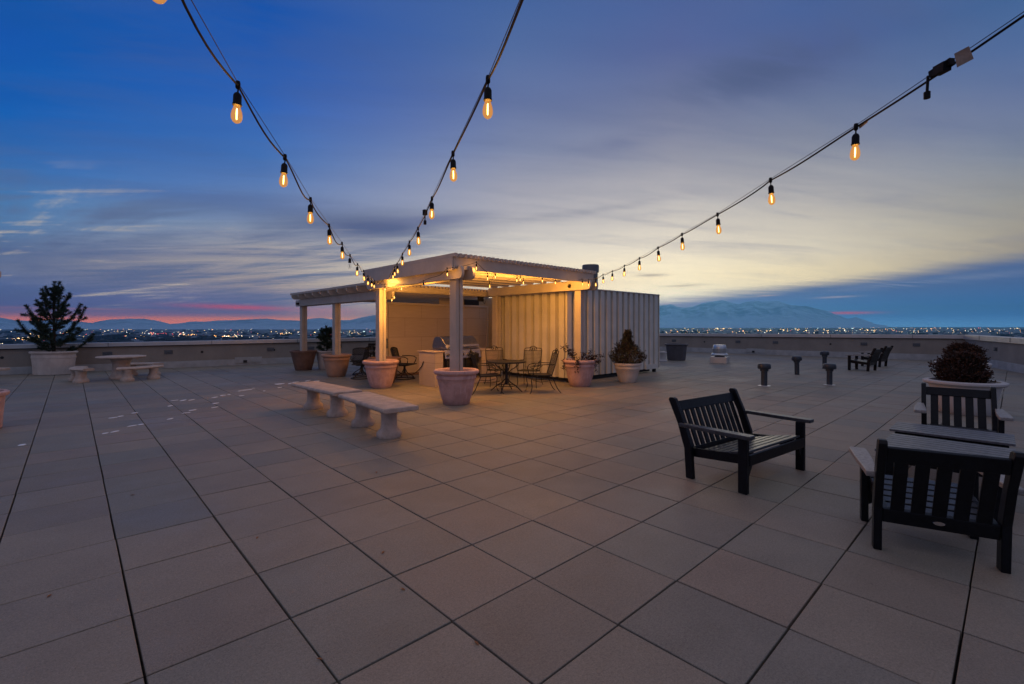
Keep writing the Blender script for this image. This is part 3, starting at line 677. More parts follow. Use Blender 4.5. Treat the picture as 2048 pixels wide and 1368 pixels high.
def screen():
    t = thing('equipment_screen', 'tall ribbed cream metal screen enclosing roof equipment beside the pergola', 'screen', (0, 0, 0))
    b = MB(); ribs(b, SX1-SX0, .13, 2.59)
    o = b.build('front_panel', M['screen'], t, loc=(SX0, SY0, 0))
    b = MB(); ribs(b, SY1-SY0, .13, 2.59)
    o = b.build('side_panel', M['screen'], t, loc=(SX0, SY1, 0), rz=R(-90))
    b = MB(); ribs(b, 6.0, .13, 2.59); b.build('end_panel', M['screen'], t, loc=(SX1-.03, SY0+.05, 0), rz=R(90))
    b = MB(); b.box((SX0+SX1)/2, SY0+.05, 2.60, SX1-SX0+.02, .14, .03); b.box(SX0+.05, (SY0+SY1)/2, 2.601, .14, SY1-SY0, .03); b.box(SX1-.06, SY0+3, 2.602, .14, 6.0, .03); b.build('top_trim', M['screen'], t, bevel=.003)
    for cx_ in (SX0+.05, SX1-.11): MB().box(cx_, SY0+.05, 1.36, .07, .07, 2.46).build('corner_trim', M['screen'], t, bevel=.003)
    b = MB(); b.box(14.1, SY0-.016, .20, .75, .03, .16); b.build('foot_plate', M['screen'], t)
    for x in (9.95, 12.3, 14.42): 
        b = MB(); b.box(x, SY0+.09, .07, .09, .09, .15); b.build('leg', M['dark'], t)
    b = MB(); b.box(12.1, SY0+.22, .085, 4.3, .12, .11); b.box(SX0+.2, 9.8, .085, .12, 2.5, .11); b.box(11.6, SY0+.1, .04, 2.2, .06, .04); b.build('base_rail', M['dark'], t)
    f = thing('exhaust_flue', 'round grey exhaust flue with flat cap rising behind the ribbed screen', 'flue', (12.42, 9.5, 0))
    MB().lathe([(0, 0), (.235, 0), (.235, 3.36)], 36).build('pipe', M['cap'], f, smooth=True)
    MB().lathe([(.235, 3.30), (.27, 3.30), (.275, 3.50), (.26, 3.54), (0, 3.56)], 36).build('cap', M['cap'], f, smooth=True)
    b = MB(); b.box(12.6, 9.9, .65, 2.6, 1.8, 1.3); 
    b.box(12.6, 9.9, 1.34, 2.4, 1.6, .08); tag(b.build('rooftop_unit', M['cap'], None, bevel=.02), 'grey equipment cabinet hidden inside the ribbed screen', 'machine')
screen()

# ------------------------------------------------------------------ pots
def soil(t, r, z, sx=1, sy=1):
    MB().lathe([(0, z+.01), (r*.5, z+.015), (r, z)], 28, sx, sy).build('soil', M['soil'], t, smooth=True)
def urn(label, loc, m, k=1.0, group='round pots that hold the pergola posts'):
    t = thing('planter_pot', label, 'planter', loc, rnd.uniform(0, 6), group)
    MB().lathe([(0, .0), (.24*k, 0), (.262*k, .02), (.30*k, .14), (.335*k, .28), (.362*k, .42), (.38*k, .50), (.395*k, .515), (.395*k, .56), (.388*k, .575), (.398*k, .60), (.36*k, .60), (.34*k, .46)], 48).build('body', m, t, smooth=True)
    MB().lathe([(.39*k, .588), (.425*k, .598), (.448*k, .622), (.452*k, .650), (.44*k, .675), (.415*k, .685), (.385*k, .680), (.36*k, .655), (.352*k, .60), (.345*k, .5)], 48).build('rim', m, t, smooth=True)
    soil(t, .345*k, .52); return t
urn('pinkish urn pot under the nearest pergola post, right of the stone benches', (5.60, 7.60, 0), M['pink'])
urn('pinkish urn pot under the second pergola post behind the stone benches', (5.70, 10.92, 0), M['pink'])
urn('pinkish urn pot against the ribbed screen holding a withered climber', (9.57, 7.66, 0), M['pink'])
urn('smooth orange terracotta pot under the middle post of the lower pergola', (LX0, 14.28, 0), M['terra'])
def cone_pot(label, loc, m, r0, r1, h, sx=1.0, sy=1.0, rz=0.0, band=True, group=None, lip=.03, soilz=.08):
    t = thing('planter_pot', label, 'planter', loc, rz, group); k = r1
    bd = [(k*.965, h*.70), (k*.985, h*.71), (k*.99, h*.78), (k*.97, h*.79)] if band else []
    MB().lathe([(0, 0), (r0*.95, 0), (r0, .015), (r0+(k*.94-r0)*.45, h*.36)]+bd+[(k*.97, h-.07), (k*.9, h-.07), (k*.86, h-.2)], 48, sx, sy).build('body', m, t, smooth=True)
    MB().lathe([(k*.95, h-.075), (k*1.0+lip*.5, h-.07), (k+lip, h-.045), (k+lip, h-.015), (k+lip*.4, h), (k*.93, h), (k*.90, h-.03), (k*.88, h-.16)], 48, sx, sy).build('rim', m, t, smooth=True)
    soil(t, k*.885, h-soilz, sx, sy); return t
cone_pot('plain dark brown tapered pot under the farthest post of the lower pergola', (LX0, 17.1, 0), M['brown'], .27, .43, .69, band=False, group='round pots that hold the pergola posts', lip=.02)
cone_pot('dark terracotta pot half hidden behind the second pink urn', (6.17, 11.62, 0), M['brown'], .26, .41, .70, band=False)
cone_pot('cream banded pot with a pointed bronze conifer by the ribbed screen', (11.21, 7.31, 0), M['cream'], .23, .35, .53)
cone_pot('large oval stone coloured tub holding the potted pine by the wall', (-.40, 21.05, 0), M['cream'], .45, .50, .74, 1.22, .85, R(-40), lip=.035)
cone_pot('wide white pot with a red shrub behind the slatted armchair', (11.6, .62, 0), M['white'], .36, .50, .58, band=False, lip=.06)
cone_pot('white pot farther back holding a rust coloured shrub', (14.45, .80, 0), M['white'], .28, .44, .74, band=False, lip=.03)
cone_pot('big grey plastic pot on the open roof right of the screen', (20.05, 10.5, 0), M['grey'], .39, .47, .74, band=False, lip=.05)
cone_pot('small terracotta pot half hidden by the screen edge', (19.6, 11.45, 0), M['terra'], .22, .30, .50, band=False)
cone_pot('white pot with a small pine seen behind the orange pot', (6.75, 17.0, 0), M['white'], .28, .36, .66, band=False)

# ------------------------------------------------------------------ plants
def blade(b, p, d, L, wd, g):
    """leaf-sized face: narrow kite from p along d"""
    d = d.normalized(); s = d.cross(Vector((g.uniform(-1, 1), g.uniform(-1, 1), g.uniform(-1, 1))))
    if s.length < 1e-4: return
    s = s.normalized()*wd*.5
    b.bm.faces.new([b.bm.verts.new(q) for q in (p, p+d*L*.45+s, p+d*L, p+d*L*.45-s)])
def pine(name, label, loc, h, spread, seed, nb, group=None):
    g = random.Random(seed); t = thing(name, label, 'tree', loc, 0, group)
    tr = MB(); tr.tube([(0, 0, 0), (.01, .01, h*.35), (-.01, .0, h*.7), (0, 0, h*.97)], [.032*h/1.6, .026*h/1.6, .015*h/1.6, .008], 8)
    nd = MB()
    def twig(p0, p1, dens, nl):
        p0, p1 = Vector(p0), Vector(p1); d = p1-p0; L = d.length; n = int(L*dens)
        for k in range(n):
            f = g.random()**.8; p = p0+d*f
            v = Vector((g.gauss(0, 1), g.gauss(0, 1), g.gauss(0, 1))).normalized()
            blade(nd, p, d.normalized()*g.uniform(.45, 1.0)+v*.8, nl*g.uniform(.7, 1.2), .011, g)
        for k in range(26):
            v = Vector((g.gauss(0, 1), g.gauss(0, 1), g.gauss(0, 1))).normalized()
            blade(nd, p1-d.normalized()*.02, d.normalized()*.9+v*.55, nl*g.uniform(.6, 1.0), .011, g)
    for k in range(nb):
        f = k/(nb-1); z0 = h*(.03+.80*f**1.05); a = k*2.4+g.uniform(-.4, .4)
        L = spread*(1-f*.90)*g.uniform(.55, 1.12)+.12
        dirv = Vector((math.cos(a), math.sin(a), 0)); pts = []
        rise = L*g.uniform(.55, 1.05)*(.6+f*1.3)
        for q in range(5):
            u = q/4; pts.append(Vector((0, 0, z0))+dirv*L*u*(1-.10*u)+Vector((0, 0, rise*u**1.9-L*.10*math.sin(u*3))))
        tr.tube(pts, [.016, .013, .010, .008, .005], 5)
        for q in range(1, 4): twig(pts[q], pts[q+1], 560, .105)
        twig(pts[0]+(pts[1]-pts[0])*.4, pts[1], 360, .10)
        for q in (1, 2, 3):
            for sgn in (-1, 1):
                if g.random() < .82:
                    sd = Vector((-dirv.y, dirv.x, 0))*sgn*g.uniform(.5, .9)+dirv*.55+Vector((0, 0, g.uniform(.15, .7)))
                    l = L*g.uniform(.18, .34)+.05; tr.tube([pts[q], pts[q]+sd*l], [.007, .004], 4); twig(pts[q]+sd*l*.25, pts[q]+sd*l, 600, .095)
    for q in range(4): twig((0, 0, h*(.62+.095*q)), (g.uniform(-.02, .02), 0, h*(.72+.095*q)), 800, .085)
    for k in range(5):
        a = k*1.26; z = h*.86; twig((0, 0, z), (.10*math.cos(a), .10*math.sin(a), z+.12), 600, .07)
    tr.build('trunk', M['bark'], t, smooth=True); nd.build('needles', M['needle'], t, smooth='leaf')
    return t
pine('potted_pine', 'dark young pine with upswept branches in the oval tub', (-.40, 21.05, .66), 2.28, 1.0, 12, 27)
pine('potted_pine', 'small dark pine in a white pot behind the lower pergola', (6.75, 17.0, .58), .85, .36, 8, 12)
def shrub(name, label, loc, prof, n, L, m, seed, up=.7, wd=.03, stems=16, m2=None):
    """prof(z 0..1) gives radius; foliage shoots start inside and end near that outline"""
    g = random.Random(seed); t = thing(name, label, 'shrub', loc, g.uniform(0, 6)); H = prof[1]; fn = prof[0]
    st = MB(); lf = MB()
    for k in range(stems):
        a = g.uniform(0, 6.28); z = g.uniform(.55, 1.0); r = fn(z)*g.uniform(.1, .9)
        st.tube([(0, 0, -.03), (r*.45*math.cos(a), r*.45*math.sin(a), H*z*.5), (r*math.cos(a), r*math.sin(a), H*z*.93)], [.010, .007, .003], 4)
    lobes = [(g.uniform(0, 6.28), g.uniform(.1, 1), g.uniform(.75, 1.22)) for _ in range(14)]
    shoots = []
    for k in range(n):
        a = g.uniform(0, 6.28); z = g.random()**.85
        r = fn(z)
        for la, lz, lk in lobes:
            dd = abs((a-la+3.14159) % 6.28318-3.14159)
            if dd < .55 and abs(z-lz) < .22: r *= lk
        q = r*(g.random()**.38)
        shoots.append((Vector((q*math.cos(a), q*math.sin(a), H*z)), Vector((math.cos(a), math.sin(a), 0)), q/(r+1e-6)))
    for p, o, e in shoots:
        d = o*(1-up)*e*1.3+Vector((0, 0, up))+Vector((g.gauss(0, .22), g.gauss(0, .22), g.gauss(0, .18)))
        d.normalize(); l = L*g.uniform(.6, 1.3)
        lf.mi = 1 if (m2 and g.random() < .35) else 0
        for i in range(7):
            f = i/6; v = Vector((g.gauss(0, 1), g.gauss(0, 1), g.gauss(0, 1))).normalized()
            b0 = len(lf.bm.faces)
            blade(lf, p+d*l*f*.8, d*.8+v*.7, l*.34*g.uniform(.7, 1.2), wd*g.uniform(.7, 1.2), g)
            lf.bm.faces.ensure_lookup_table(); lf.bm.faces[-1].material_index = lf.mi
    st.build('stems', M['bark'], t); lf.build('foliage', [m, m2 or m], t, smooth='leaf'); return t
shrub('potted_conifer', 'pointed bronze green conifer in the cream banded pot', (11.21, 7.31, .46), (lambda z: [.36, .43, .41, .35, .275, .195, .125, .08, .05, .03, .012][min(10, int(z*10))], .86), 1900, .13, M['shrubg'], 21, .74, .022, 12, M['shrubr'])
shrub('red_shrub', 'dark red bushy shrub overflowing the wide white pot', (11.6, .62, .47), (lambda z: [.28, .33, .36, .37, .36, .33, .29, .24, .19, .13, .07][min(10, int(z*10))], .54), 1250, .12, M['shrubr'], 31, .5, .03, 24, M['shrubo'])
shrub('rust_shrub', 'rounded rust brown shrub behind and above the red one', (14.45, .80, .60), (lambda z: .29*math.sqrt(max(0, 1-(z-.34)**2/.46)), .50), 900, .11, M['shrubo'], 33, .45, .03, 20, M['shrubr'])
def climber():
    g = random.Random(4); t = thing('withered_climber', 'withered leafy climber straggling over the pink urn at the screen', 'plant', (9.57, 7.66, .55))
    st = MB(); lf = MB()
    for k in range(17):
        a = g.uniform(-.6, 6.28) if k % 3 else R(-47)+g.uniform(-.7, .7); L = g.uniform(.35, .72); lean = g.uniform(.35, 1.0); pts = []
        r0 = Vector((math.cos(a), math.sin(a), 0))
        for q in range(7):
            u = q/6; pts.append(r0*(.12+L*lean*u)+Vector((g.uniform(-.03, .03), g.uniform(-.03, .03), L*1.0*u*(1.1-lean*.9*u)-.02)))
        if k > 13:
            pts = [r0*(.2+.24*min(1, u*2))+Vector((0, 0, .14*math.sin(u*3.4)-.08*u*u)) for u in [q/6 for q in range(7)]]
        st.tube(pts, [.006]*6+[.003], 4)
        for q in range(1, 7):
            for _ in range(9 if q > 2 else 4):
                v = Vector((g.gauss(0, 1), g.gauss(0, 1), g.gauss(-.5, .7))); blade(lf, pts[q]+Vector((g.gauss(0, .025), g.gauss(0, .025), g.gauss(0, .025))), v, g.uniform(.035, .075), .03, g)
    st.build('stems', M['bark'], t); lf.build('leaves', M['dryleaf'], t, smooth='leaf')
climber()

# ------------------------------------------------------------------ cast stone table and benches
def stone_leg(b, x, y, h, r=.13, base=.20, sy=.8):
    b.lathe([(0, 0), (base*.97, 0), (base, .02), (base, .06), (base*.9, .085), (r*1.08, .12), (r, .18), (r*.98, h*.75), (r*1.15, h)], 28, 1.0, sy, (x, y, 0)); return b
def stone_bench(label, loc, rz, L, wd=.50, h=.46, group='straight stone benches'):
    t = thing('stone_bench', label, 'bench', loc, rz, group)
    b = MB(); e = .032; pr = [(-wd/2+.03, h-.068), (wd/2-.03, h-.068)] + [(wd/2-.02+e*math.cos(R(a)), h-.035+.035*math.sin(R(a))) for a in (-50, -15, 20, 60, 90)] + [(-wd/2+.02+e*math.cos(R(a)), h-.035+.035*math.sin(R(a))) for a in (90, 120, 160, 195, 230)]
    b.prism(pr, 'y', -L/2, L/2); b.build('seat', M['stone'], t, bevel=.012, smooth=45)
    for y in (-L*.275, L*.275): stone_leg(MB(), 0, y, h-.066, .112, .175, .95).build('leg', M['stone'], t, smooth=True)
    return t
stone_bench('stone bench nearer the camera, its chipped end toward the pink urn', (3.29, 6.47, 0), R(-4.5), 1.76)
stone_bench('stone bench farther off, end to end with the chipped one', (3.34, 8.50, 0), R(2.0), 1.82)
def stone_table():
    c = (1.08, 17.95)
    t = thing('stone_table', 'round cast stone table on a pedestal between three curved benches', 'table', (c[0], c[1], 0))
    MB().lathe([(0, .585), (.3, .585), (.52, .60), (.575, .62), (.588, .638), (.575, .66), (.52, .67), (0, .675)], 48).build('tabletop', M['stone'], t, smooth=True)
    MB().lathe([(0, 0), (.28, 0), (.29, .03), (.28, .08), (.235, .13), (.215, .2), (.21, .45), (.25, .56), (.28, .59)], 32).build('pedestal', M['stone'], t, smooth=True)
    for a0, lab in ((188, 'curved stone bench left of the round stone table'), (-66, 'curved stone bench in front right of the round stone table'), (52, 'curved stone bench behind the round stone table by the wall')):
        k = thing('curved_bench', lab, 'bench', (c[0], c[1], 0), R(a0), 'curved benches round the stone table')
        b = MB(); n = 14; A = R(33); r0, r1, h = .80, 1.12, .39; rows = []
        for i in range(n+1):
            a = -A+2*A*i/n; ca, sa = math.cos(a), math.sin(a)
            sec = [(r0+.02, h-.075), (r0-.01, h-.04), (r0+.01, h-.01), (r0+.04, h), (r1-.04, h), (r1-.01, h-.01), (r1+.01, h-.04), (r1-.02, h-.075)]
            rows.append([b.bm.verts.new((r*ca, r*sa, z)) for r, z in sec])
        for i in range(n):
            for j in range(8): b.bm.faces.new((rows[i][j], rows[i][(j+1) % 8], rows[i+1][(j+1) % 8], rows[i+1][j]))
        b.bm.faces.new(rows[0]); b.bm.faces.new(rows[-1][::-1])
        b.build('seat', M['stone'], k, smooth=40)
        for s in (-1, 1):
            a = A*.60*s; stone_leg(MB(), .99*math.cos(a), .99*math.sin(a), h-.07, .115, .175, .9).build('leg', M['stone'], k, smooth=True)
stone_table()
stone_bench('pale stone bench at the left edge of the picture', (-2.0, 19.07, 0), R(47), 1.8, wd=.42, h=.42, group=None)
t_ = thing('stone_pedestal', 'small pale stone pedestal standing in front of the grey plastic pot', 'pedestal', (18.75, 10.45, 0))
MB().lathe([(0, 0), (.17, 0), (.175, .05), (.12, .09), (.115, .36), (.13, .38), (0, .38)], 28).build('shaft', M['white'], t_, smooth=True)
MB().lathe([(0, .375), (.15, .375), (.155, .42), (.145, .435), (0, .437)], 28).build('top', M['white'], t_, smooth=True)

# ------------------------------------------------------------------ slatted lounge furniture
def lounge(name, label, W, nsl, slw, loc, rz, group, plate=True):
    """seat faces local -y; x is the width"""
    t = thing(name, label, 'sofa' if W > 1 else 'armchair', loc, rz, group); m = M['black']; h = W/2
    for s in (-1, 1):
        x = s*(h-.03)
        b = MB(); b.prism([(-.30, 0), (-.215, 0), (-.215, .515), (-.30, .515)], 'x', x-.024, x+.024); b.build('front_leg', m, t, bevel=.006)
        pr = [(.245, 0), (.325, 0), (.345, .30), (.425, .55), (.530, .775), (.515, .798), (.48, .80), (.45, .787), (.345, .55), (.265, .33)]
        b = MB(); b.prism(pr, 'x', x-.024, x+.024); b.build('back_post', m, t, bevel=.006)
        ax = s*(h+.005); pr = [(ax-.052, -.36), (ax-.058, -.33), (ax-.056, -.05), (ax-.035, .30), (ax-.030, .385), (ax+.038, .385), (ax+.038, .30), (ax+.052, -.05), (ax+.056, -.33), (ax+.046, -.36)]
        b = MB(); b.prism(pr, 'z', .516, .552); b.build('armrest', M['armtop'] if W < 1 else M['slat'], t, bevel=.006)
        b = MB(); b.prism([(-.2155, .345), (-.2155, .255), (.30, .215), (.318, .235), (.325, .30)], 'x', s*(h-.075)-.016, s*(h-.075)+.016); b.build('side_rail', m, t, bevel=.004)
        b = MB(); b.prism([(x-s*.024, .255), (x-s*.024, .13), (x-s*.045, .14), (x-s*.10, .225), (x-s*.115, .255)], 'y', -.285, -.25); b.build('corner_brace', m, t, bevel=.003)
    b = MB(); b.box(0, -.292, .305, W-.11, .028, .10); b.build('front_rail', m, t, bevel=.005)
    ns = 6
    for i in range(ns):
        y = -.235+i*.088; z = .362-i*.017
        b = MB(); b.box(0, y, z, W-.125, .068, .022, rx=-.19); b.build('seat_slat', M['slat'], t, bevel=.004)
    a = Vector((0, .315, .25)); c = Vector((0, .494, .735)); dv = c-a
    def onb(f, off=0.0): return a+dv*f+Vector((0, off, 0))
    p = onb(.93); ang = math.atan2(.165, .485)
    b = MB(); b.box(0, p.y-.01, p.z, W-.11, .03, .105, rx=-ang); b.build('top_rail', m, t, bevel=.005)
    p = onb(.0); b = MB(); b.box(0, p.y+.0, p.z, W-.11, .03, .10, rx=-ang*.6); br = b.build('bottom_rail', m, t, bevel=.005)
    if plate:
        q = MB(); q.lathe([(0, 0), (.9, 0), (1, .004), (.9, .008), (0, .008)], 24, .032, .014); o = q.build('badge', M['knob'], br); o.location = (0, p.y+.016, p.z); o.rotation_euler = (R(-90), 0, 0)
    pit = (W-.16)/nsl
    for i in range(nsl):
        x = -(W-.16)/2+pit*(i+.5); q0 = onb(.06, -.003); q1 = onb(.86, -.003)
        b = MB(); b.bar((x, q0.y, q0.z), (x, q1.y, q1.z), slw, .018, up=(0, -1, .3)); b.build('back_slat', m, t, bevel=.003)
    return t
GRP = 'black slatted lounge chairs'
lounge('lounge_settee', 'wide black slatted settee with many narrow back slats standing alone', 1.26, 11, .060, (5.155, 1.90, 0), R(-6.5), None, False)
ch = lounge('lounge_armchair', 'nearest black armchair seen from behind, five broad back slats', .70, 5, .074, (4.47, .44, 0), R(107.5), GRP)
dup(ch, (7.72, .45, 0), R(-84), 'black armchair facing the camera beyond the slatted tables')
dup(ch, (20.15, 3.66, 0), R(172), 'nearer of the two distant black armchairs by the far parapet')
dup(ch, (22.55, 3.72, 0), R(172), 'farther of the two distant black armchairs by the far parapet')
def coffee(label, loc, rz, Lx, Ly, h, n):
    t = thing('slatted_table', label, 'table', loc, rz, 'slatted coffee tables'); p = Lx/n
    for i in range(n):
        b = MB(); b.box(-Lx/2+p*(i+.5), 0, h-.011, p-.012, Ly, .022); b.build('top_slat', M['tabletop'], t, bevel=.003)
    b = MB(); 
    for s in (-1, 1): b.box(s*(Lx/2-.05), 0, h-.064, .03, Ly-.10, .08); b.box(0, s*(Ly/2-.06), h-.064, Lx-.14, .03, .08)
    b.build('apron', M['black'], t, bevel=.004)
    for sx in (-1, 1):
        for sy in (-1, 1):
            b = MB(); b.box(sx*(Lx/2-.06), sy*(Ly/2-.085), (h-.03)/2, .05, .09, h-.03); b.build('leg', M['black'], t, bevel=.005)
coffee('broad black slatted coffee table just beyond the nearest armchair', (5.74, .43, 0), R(0), .92, .87, .44, 9)
coffee('narrow black slatted coffee table, the farther of the two tables', (6.65, .46, 0), R(1), .57, .92, .45, 5)

# ------------------------------------------------------------------ wrought iron set
def iron_chair(label, loc, rz):
    """faces local -y"""
    t = thing('iron_chair', label, 'chair', loc, rz, 'wrought iron mesh chairs'); m = M['iron']; r = .010
    b = MB(); pts = [(-.24, -.25, .43), (.24, -.25, .43), (.25, 0, .415), (.23, .22, .41), (-.23, .22, .41), (-.25, 0, .415)]
    b.tube(pts, r*1.2, 6, True); v = [b.bm.verts.new((x*.98, y*.98, z)) for x, y, z in pts]; v2 = [b.bm.verts.new((x*.98, y*.98, z-.02)) for x, y, z in pts]
    b.bm.faces.new(v); b.bm.faces.new(v2[::-1]); b.build('seat', m, t)
    b = MB(); side = [(-.22, .22, .41), (-.23, .30, .65), (-.235, .37, .92), (-.22, .385, .955), (-.18, .39, .965), (-.10, .395, .97), (-.06, .398, 1.0), (0, .40, 1.015)]
    b.tube(side+[(-x, y, z) for x, y, z in side[-2::-1]], r, 6); b.tube([(-.23, .365, .90), (.23, .365, .90)], r*.8, 5)
    for k in range(5): b.tube([(-.10+.05*k, .37, .90), (-.08+.04*k+.02*math.sin(k*2), .385, .945), (-.06+.03*k, .395, .985)], r*.8, 4)
    for x in (-.05, .05): b.tube([(x+.03*math.cos(a*.8), .385, .945+.026*math.sin(a*.8)) for a in range(8)], r*.7, 4, True)
    fr = b.build('back_frame', m, t)
    b = MB(); n = 15
    for k in range(n): x = -.215+.43*k/(n-1); b.tube([(x, .225, .42), (x, .30, .65), (x, .365, .90)], .0034, 4)
    for k in range(15): f = k/14; b.tube([(-.22, .225+.14*f, .42+.48*f), (.22, .225+.14*f, .42+.48*f)], .0034, 4)
    b.build('back_mesh', m, t)
    for s in (-1, 1):
        b = MB(); b.tube([(s*.235, .305, .66), (s*.27, .12, .665), (s*.28, -.08, .655), (s*.28, -.20, .63), (s*.275, -.24, .56), (s*.25, -.22, .43)], r*1.1, 6); b.tube([(s*.27, -.02, .64), (s*.275, -.10, .58), (s*.275, -.18, .56), (s*.275, -.14, .52), (s*.275, -.08, .54)], r*.8, 5); b.build('armrest', m, t, smooth=True)
        b = MB(); b.tube([(s*.23, -.23, .43), (s*.25, -.27, .30), (s*.235, -.25, .15), (s*.25, -.28, .03), (s*.26, -.31, .012)], r, 6); b.tube([(s*.23, -.23, .30), (s*.21, -.05, .26), (s*.21, .15, .28)], r*.7, 5); b.build('front_leg', m, t, smooth=True)
        b = MB(); b.tube([(s*.22, .21, .41), (s*.23, .27, .28), (s*.235, .34, .12), (s*.25, .40, .03), (s*.255, .43, .012)], r, 6); b.build('rear_leg', m, t, smooth=True)
    return t
def iron_set():
    c = (7.5, 8.2)
    t = thing('iron_table', 'round black wrought iron table by the ribbed screen', 'table', (c[0], c[1], 0)); m = M['iron']
    MB().lathe([(0, .685), (.45, .685), (.462, .695), (.46, .715), (.44, .72), (0, .712)], 40).build('tabletop', m, t, smooth=True)
    b = MB(); b.tube([(0, 0, .18), (0, 0, .69)], .035, 12); 
    for k in range(4):
        a = k*1.5708+.5; cx, sx = math.cos(a), math.sin(a)
        b.tube([(.03*cx, .03*sx, .42), (.12*cx, .12*sx, .52), (.2*cx, .2*sx, .56), (.30*cx, .30*sx, .66)], .011, 6)
    b.build('pedestal', m, t)
    for k in range(4):
        a = k*1.5708+.5; cx, sx = math.cos(a), math.sin(a)
        b = MB(); b.tube([(.03*cx, .03*sx, .30), (.10*cx, .10*sx, .22), (.24*cx, .24*sx, .14), (.34*cx, .34*sx, .05), (.39*cx, .39*sx, .012)], .014, 6); b.build('leg', m, t, smooth=True)
    MB().tube([(.22*math.cos(k*.393), .22*math.sin(k*.393), .145) for k in range(16)], .009, 6, True).build('foot_ring', m, t)
    a = iron_chair('wrought iron chair tucked behind the nearest pink urn', (7.0, 8.28, 0), R(62))
    for (x, y, ang, lab) in ((8.05, 9.15, -28, 'wrought iron chair nearest the grill, back to the screen'), (8.52, 8.45, -60, 'wrought iron chair behind the table\'s right side with scrolled top rail'), (8.00, 7.58, -122, 'wrought iron chair leaning right, nearest the withered climber')):
        dup(a, (x, y, 0), R(ang), lab)
iron_set()

# ------------------------------------------------------------------ lattice swivel chairs under the low pergola
def swivel(label, loc, rz):
    t = thing('swivel_chair', label, 'chair', loc, rz, 'black cast lattice swivel chairs'); m = M['iron']
    def sheet(fn, n1, n2, wd):
        b = MB()
        for k in range(-n2, n1+1):
            for sgn in (1, -1):
                seg = []
                for q in range(13):
                    u = q/12; vv = k/n1+sgn*u*(n2/n1) if sgn > 0 else k/n1+(1-u)*(n2/n1)
                    if 0 <= vv <= 1: seg.append(fn(vv, u))
                if len(seg) > 1: b.tube(seg, wd, 4)
        return b
    def back(v, u):
        a = (v-.5)*1.7; return Vector((.27*math.sin(a)*1.05, .20+.10*math.cos(a)*1.0+.12*u-.05, .46+.46*u-.05*(2*v-1)**2*u))
    b = sheet(back, 7, 7, .011)
    b.tube([back(v/14, 1) for v in range(15)], .016, 6); b.tube([back(0, u/8) for u in range(9)], .014, 6); b.tube([back(1, u/8) for u in range(9)], .014, 6); b.tube([back(v/14, 0) for v in range(15)], .014, 6)
    b.build('backrest', m, t)
    def seat(v, u): return Vector(((v-.5)*.50, -.27+.50*u, .43-.02*math.sin(u*3.1)))
    b = sheet(seat, 7, 7, .011); b.tube([seat(0, 0), seat(.5, -.04), seat(1, 0), seat(1, 1), seat(0, 1)], .016, 6, True); b.build('seat', m, t)
    for s in (-1, 1):
        MB().tube([(s*.265, .20, .66), (s*.30, .02, .665), (s*.30, -.16, .65), (s*.30, -.24, .60), (s*.28, -.22, .52), (s*.25, -.18, .43)], .014, 6).build('armrest', m, t, smooth=True)
    b = MB(); b.tube([(0, 0, .16), (0, 0, .42)], [.028, .034], 12); b.box(0, 0, .395, .30, .22, .03)
    b.build('stem', m, t)
    for k in range(4):
        a = R(45+90*k); cx, sx = math.cos(a), math.sin(a)
        MB().tube([(.02*cx, .02*sx, .30), (.08*cx, .08*sx, .18), (.20*cx, .20*sx, .11), (.29*cx, .29*sx, .03)], .014, 6).build('leg', m, t, smooth=True)
    MB().tube([(.30*math.cos(k*.2618), .30*math.sin(k*.2618), .018) for k in range(24)], .016, 6, True).build('base_ring', m, t, smooth=True)
    return t
sw = swivel('black lattice swivel chair turned away, left of the second pink urn', (6.25, 13.15, 0), R(150))
dup(sw, (6.75, 14.15, 0), R(-160), 'farther black lattice swivel chair beside the orange pot')
dup(sw, (7.12, 12.2, 0), R(35), 'black lattice swivel chair right of the second urn before the tiled wall')
def plain_chair():
    t = thing('slatted_chair', 'upright black slatted chair beside a white table under the low pergola', 'chair', (7.85, 15.5, 0), R(-30)); m = M['black']
    for s in (-1, 1):
        b = MB(); b.box(s*.22, -.2, .22, .045, .045, .44); b.build('leg', m, t); b = MB(); b.prism([(.18, 0), (.23, 0), (.30, .92), (.26, .92)], 'x', s*.22-.02, s*.22+.02); b.build('leg', m, t)
    b = MB(); b.box(0, 0, .44, .48, .46, .03); b.build('seat', m, t, bevel=.005)
    b = MB(); b.box(0, .275, .88, .42, .03, .09)
    for k in range(4): b.bar((-.15+.1*k, .215, .47), (-.15+.1*k, .27, .86), .05, .02, up=(0, 1, 0))
    b.build('backrest', m, t)
    t = thing('side_table', 'small white round table beside the black slatted chair', 'table', (7.45, 14.75, 0))
    MB().lathe([(0, .68), (.36, .68), (.37, .70), (.36, .72), (0, .72)], 36).build('tabletop', M['white'], t, smooth=True)
    MB().lathe([(0, 0), (.24, 0), (.24, .02), (.05, .06), (.035, .1), (.035, .68)], 24).build('pedestal', M['dark'], t, smooth=True)
plain_chair()

